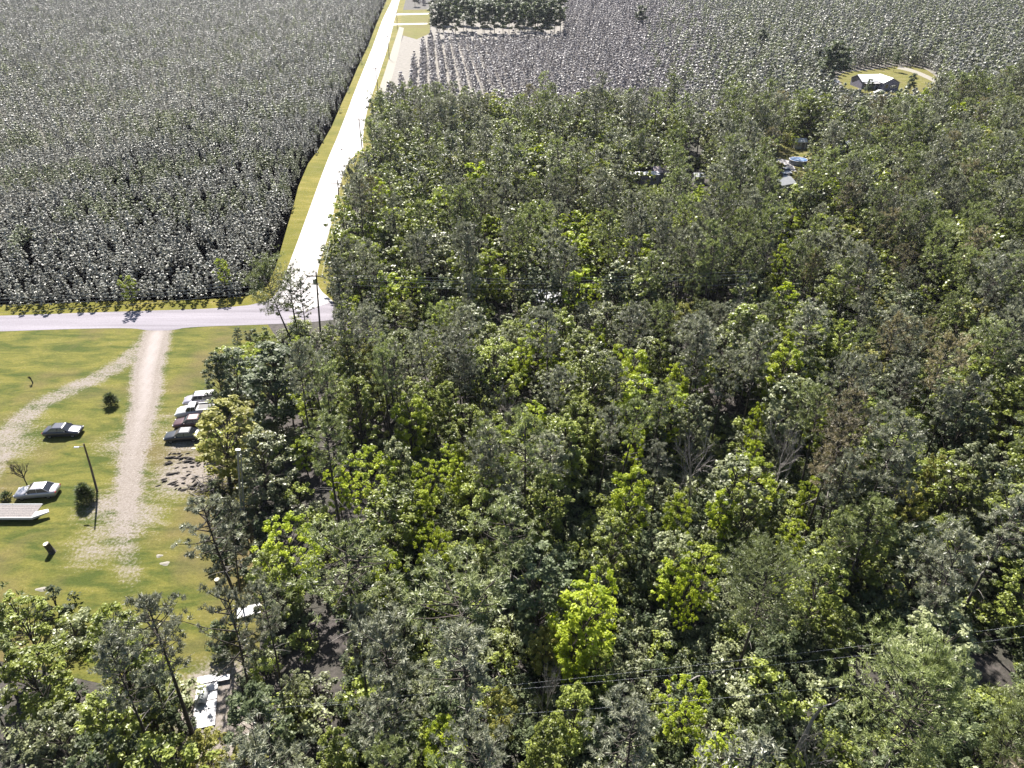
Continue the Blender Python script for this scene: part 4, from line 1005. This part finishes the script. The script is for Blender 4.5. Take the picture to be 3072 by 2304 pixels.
# shrubs on the lawn
def spiky(loc, h, r, label, name='spiky_shrub', n=700, col='leafd', bl=.7):
    t_ = RNG.random(n) ** .8; az = RNG.uniform(0, 6.283, n); rad = r * (1 - t_) ** .6 * RNG.uniform(.2, .9, n)
    C = np.stack([np.cos(az) * rad, np.sin(az) * rad, h * (.05 + .8 * t_)], 1)
    D = np.stack([np.cos(az), np.sin(az), RNG.uniform(.1, 1.3, n)], 1) + rand_dirs(n) * .4; D /= np.linalg.norm(D, axis=1)[:, None]
    V, Fc = blades(C, D, RNG.uniform(.5, 1.1, n) * bl, .12)
    o = empty(name, loc); tag(o, label, 'shrub'); mesh('crown', V, Fc, M[col], o, tint=RNG.random(n)); MB().tube([(0, 0, -.1), (0, 0, h * .8)], [.07, .02], 5).build('stem', [M['bark']], o)
spiky(G(336, 1216), 2.0, 1.15, 'dark spiky round shrub on grass between the track and the driveway')
spiky(G(262, 1505), 2.7, 1.25, 'tall dark spiky shrub beside the leaning lamp pole', n=1500)
spiky(G(22, 1496), 1.0, .8, 'low dark clump at the left edge near the silver sedan', n=260, bl=.5)
for (u, v, h, s_, lab) in [(98, 1150, 1.6, 11, 'small bare sapling on the upper left lawn'), (85, 1462, 4.2, 12, 'bare twiggy shrub behind the silver sedan')]:
    o = empty('bare_shrub', G(u, v)); tag(o, lab, 'shrub'); mb = bare(s_, h); mb.build('stem', [M['bark']], o); o.scale = (.75, .75, 1)
o = MB().tube([(-.4, 0, .08), (0, .1, .12), (.4, 0, .06)], [.08, .13, .06], 6).build('road_debris', [M['char']], loc=G(1025, 450, .04)); tag(o, 'small dark scrap lying on the white gravel road', 'debris')

# ------------------------------------------------------------------ utility poles and wires
def upole(base, top, label, arm=1.5, transformer=False):
    b = G(*base); d = ray(*top); t = b.y / d.y; tp = Vector((d.x * t - b.x, 0, CAM_H + d.z * t))
    o = empty('utility_pole', b); tag(o, label, 'utility pole', None)
    MB().tube([(0, 0, -.4), tp * .5, tp], [.17, .14, .11], 8).build('pole', [M['polewood']], o, smooth=True)
    MB().box(tp.x - arm, tp.x + arm * .7, -.20, -.10, tp.z - .75, tp.z - .58).build('crossarm', [M['polewood']], o)
    for q in (-arm * .93, -arm * .4, arm * .62):
        MB().disc((tp.x + q, -.15, tp.z), .055, -.58, -.40, 8).build('insulator', [M['metal']], o)
    if transformer:
        MB().disc((tp.x - .45, 0, tp.z), .28, -2.1, -1.1, 12).build('transformer', [M['metal']], o)
    return b + tp
pj = upole((962, 1015), (948, 815), 'utility pole with transformer standing at the road junction', transformer=True)
pts_r = [upole((1022, 642), (1012, 540), 'nearest utility pole beside the gravel road above the junction'),
         upole((1088, 462), (1076, 352), 'second utility pole up the gravel road', 1.3),
         upole((1136, 288), (1126, 200), 'third utility pole up the gravel road', 1.3),
         upole((1168, 178), (1163, 105), 'fourth utility pole up the gravel road', 1.2),
         upole((1192, 88), (1190, 35), 'farthest utility pole beside the small field', 1.2)]
def wire(a, b, label, sag=.8, r=.010, group=None):
    pts = [a + (b - a) * (i / 16) - Vector((0, 0, sag * 4 * (i / 16) * (1 - i / 16))) for i in range(17)]
    o = MB().tube([p - a for p in pts], r, 4).build('power_line', [M['wire']], loc=a); tag(o, label, 'power line', group)
zj = pj.z
lend = G(-260, 900, 9.5); rend = G(2260, 812, 11.5)
for i, off in enumerate((0, .9, 1.8, 3.6)):
    nm = ['top', 'second', 'third', 'lowest'][i]
    wire(pj + Vector((-.6 + i * .5, 0, -.35 - off * .45)), rend + Vector((0, 0, -off * .6)), f'{nm} power line running right from the junction pole over the wood', 1.0)
    wire(pj + Vector((-1.2 + i * .5, 0, -.35 - off * .45)), lend + Vector((0, 0, -off * .7)), f'{nm} power line running left from the junction pole along the road', 1.0)
prev = pj
for k_, q in enumerate(pts_r):
    for dx, s_ in ((-1.2, 'left'), (.8, 'right')):
        wire(prev + Vector((dx, 0, -.5)), q + Vector((dx, 0, -.5)), f'{s_} road side wire on span {["one", "two", "three", "four", "five"][k_]} from the junction', .9, .010)
    prev = q
for i, (a, b) in enumerate([((760, 2130), (3120, 1870)), ((900, 2122), (3120, 1905)), ((1150, 2165), (2700, 2040))]):
    wire(G(*a, 8.0), G(*b, 8.0), f'{["upper", "middle", "lower"][i]} wire crossing the dark gap at the bottom of the wood', .5, .006)

# ------------------------------------------------------------------ far houses, sheds, pool
def gable(root, x0, x1, y0, y1, zw, zr, axis, wall, roofm, over=.35):
    """walls plus gable roof; ridge along 'axis'"""
    w_ = MB(); xm, ym = (x0 + x1) / 2, (y0 + y1) / 2
    if axis == 'x':
        V = [(x0, y0, 0), (x1, y0, 0), (x1, y1, 0), (x0, y1, 0), (x0, y0, zw), (x1, y0, zw), (x1, y1, zw), (x0, y1, zw), (x0, ym, zr), (x1, ym, zr)]
        Fc = [(0, 1, 5, 4), (2, 3, 7, 6), (3, 0, 4, 8, 7), (1, 2, 6, 9, 5)]
    else:
        V = [(x0, y0, 0), (x1, y0, 0), (x1, y1, 0), (x0, y1, 0), (x0, y0, zw), (x1, y0, zw), (x1, y1, zw), (x0, y1, zw), (xm, y0, zr), (xm, y1, zr)]
        Fc = [(0, 1, 5, 8, 4), (2, 3, 7, 9, 6), (3, 0, 4, 7), (1, 2, 6, 5)]
    w_.add(V, Fc); w_.build('wall', [wall], root)
    r_ = MB(); e = over; h = .12; s = (zr - zw)
    if axis == 'x':
        dz = s / ((y1 - y0) / 2) * e
        for (ya, yb) in ((y0 - e, ym), (y1 + e, ym)):
            A = [(x0 - e, ya, zw - dz), (x1 + e, ya, zw - dz), (x1 + e, yb, zr), (x0 - e, yb, zr)]
            r_.add([(p[0], p[1], p[2] + .02) for p in A] + [(p[0], p[1], p[2] + h) for p in A], [(3, 2, 1, 0), (4, 5, 6, 7), (0, 1, 5, 4), (1, 2, 6, 5), (2, 3, 7, 6), (3, 0, 4, 7)])
    else:
        dz = s / ((x1 - x0) / 2) * e
        for (xa, xb) in ((x0 - e, xm), (x1 + e, xm)):
            A = [(xa, y0 - e, zw - dz), (xa, y1 + e, zw - dz), (xb, y1 + e, zr), (xb, y0 - e, zr)]
            r_.add([(p[0], p[1], p[2] + .02) for p in A] + [(p[0], p[1], p[2] + h) for p in A], [(3, 2, 1, 0), (4, 5, 6, 7), (0, 1, 5, 4), (1, 2, 6, 5), (2, 3, 7, 6), (3, 0, 4, 7)])
    return r_.build('roof', [roofm], root)
def win(root, x, y, z, w_, h_, nm='window'):
    f = MB().box(x - w_ / 2 - .08, x + w_ / 2 + .08, y - .05, y - .003, z - .08, z + h_ + .08).build(nm, [M['wallwhite']], root)
    MB().box(x - w_ / 2, x + w_ / 2, y - .07, y - .052, z, z + h_).build('pane', [M['glass']], f)
h = empty('house', G(2640, 268), R(6)); tag(h, 'lavender walled house with white metal roof on the far lawn', 'house')
gable(h, -7.2, 2.6, 1.5, 10.5, 2.8, 4.6, 'x', M['wallpurple'], M['roof'])
gable(h, -.6, 6.0, -2.6, 7.0, 2.9, 4.5, 'y', M['wallpurple'], M['roof'])
for x in (.9, 4.4): win(h, x, -2.6, 1.0, 1.1, 1.2)
win(h, -5.6, 1.5, 1.0, 1.1, 1.2); win(h, -2.2, 1.5, 1.0, 1.1, 1.2)
dr = MB().box(-4.3, -3.3, 1.42, 1.497, 0.02, 2.1).build('door', [M['wallwhite']], h); MB().box(-3.5, -3.42, 1.36, 1.418, 1.0, 1.1).build('handle', [M['metal']], dr)
pr = MB(); pr.box(-6.8, -.9, -.9, 1.3, 2.35, 2.45)
for x in (-6.6, -4.8, -3.0, -1.2): pr.box(x, x + .12, -.8, -.68, 0, 2.35)
pr.build('porch', [M['wallwhite']], h)
def shed(u, v, rz, x, y, zw, zr, wall, roofm, label, name='shed', ax='x'):
    o = empty(name, G(u, v), R(rz)); tag(o, label, name.replace('_', ' ')); gable(o, -x, x, 0, y, zw, zr, ax, M[wall], M[roofm], .2); win(o, -x * .4, 0, .9, .7, .7)
    MB().box(x * .2, x * .2 + .8, -.06, -.003, .02, 1.9).build('door', [M['plank']], o); return o
shed(2400, 447, 0, 1.6, 2.6, 2.0, 2.7, 'wallwhite', 'roof', 'white roofed shed behind the pool yard')
shed(2532, 455, 4, 1.6, 2.6, 2.0, 2.7, 'wallwhite', 'roof', 'white roofed shed hidden in trees right of the pool')
shed(2360, 580, 28, 2.3, 4.0, 2.3, 3.3, 'wallwhite', 'sheet', 'grey roofed outbuilding among trees below the pool yard')
shed(1632, 942, -18, 2.4, 4.0, 2.4, 3.4, 'wallpurple', 'roof', 'white roofed cottage mostly hidden in the central wood', 'cottage')
shed(1983, 548, 8, 1.8, 4.0, 2.6, 3.6, 'wallpurple', 'redroof', 'pinkish roofed house corner hidden left of the vivid tree')
shed(2097, 552, 0, 1.3, 2.0, 1.9, 2.5, 'wallwhite', 'roof', 'small white roofed shed above the vivid yellow-green tree')
shed(2505, 262, 0, 1.2, 2.0, 1.8, 2.3, 'wallwhite', 'roof', 'small white shed left of the far house')
o = empty('trailer_home', G(1925, 560), R(2)); tag(o, 'long low white roofed trailer home half hidden in trees', 'trailer home')
MB().box(-4.4, 4.4, 0, 2.8, .5, 2.9, bev=.05).build('wall', [M['wallpurple']], o); MB().box(-4.5, 4.5, -.1, 2.9, 2.9, 3.05, bev=.04).build('roof', [M['roof']], o)
for x in (-3, -1, 1.4, 3.2): win(o, x, 0, 1.4, .9, .8)
po = empty('swimming_pool', G(2400, 497)); tag(po, 'round above ground swimming pool with blue water', 'pool')
MB().disc((0, 1.9, 0), 2.45, 0, 1.15, 32).build('wall', [M['poolwall']], po, smooth=False); MB().disc((0, 1.9, 0), 2.33, 1.152, 1.17, 32).build('water', [M['water']], po)
rim = MB(); n = 32
V = []; Fc = []
for k_ in range(n):
    q = 6.28318 * k_ / n
    for rr_, z in ((2.34, 1.16), (2.56, 1.16), (2.56, 1.24), (2.34, 1.24)): V.append((math.cos(q) * rr_, 1.9 + math.sin(q) * rr_, z))
for k_ in range(n):
    for j in range(4): Fc.append((k_ * 4 + j, k_ * 4 + (j + 1) % 4, ((k_ + 1) % n) * 4 + (j + 1) % 4, ((k_ + 1) % n) * 4 + j))
mesh('rim', V, Fc, M['white'], po)
o = empty('garden_table', G(2416, 512)); tag(o, 'white square table beside the swimming pool', 'table'); MB().box(-.8, .8, -.6, .6, .7, .76, bev=.02).build('table_top', [M['white']], o)
for x in (-.7, .7):
    for y in (-.5, .5): MB().box(x - .03, x + .03, y - .03, y + .03, 0, .7).build('leg', [M['white']], o)
for (u, v, lab) in [(2560, 276, 'long white rail fence left of the far house'), (2605, 288, 'white rail fence in front of the far house')]:
    o = empty('rail_fence', G(u, v)); tag(o, lab, 'fence')
    for x in (-2.4, -.8, .8, 2.4): MB().box(x - .05, x + .05, -.05, .05, 0, 1.0).build('post', [M['white']], o)
    MB().box(-2.5, 2.5, -.09, -.052, .75, .92).build('rail', [M['white']], o)

# ------------------------------------------------------------------ haze
hz = MB().box(-1550, 1550, -80, 2650, -1.0, 62.0).build('haze', [], None); tag(hz, kind='stuff')
mh = bpy.data.materials.new('haze'); mh.use_nodes = True; mh.node_tree.nodes.clear()
pv = mh.node_tree.nodes.new('ShaderNodeVolumePrincipled'); pv.inputs['Density'].default_value = .00005; pv.inputs['Color'].default_value = (.82, .84, 1.0, 1)
pv.inputs['Anisotropy'].default_value = .3
ho = mh.node_tree.nodes.new('ShaderNodeOutputMaterial'); mh.node_tree.links.new(pv.outputs[0], ho.inputs['Volume'])
hz.data.materials.append(mh)
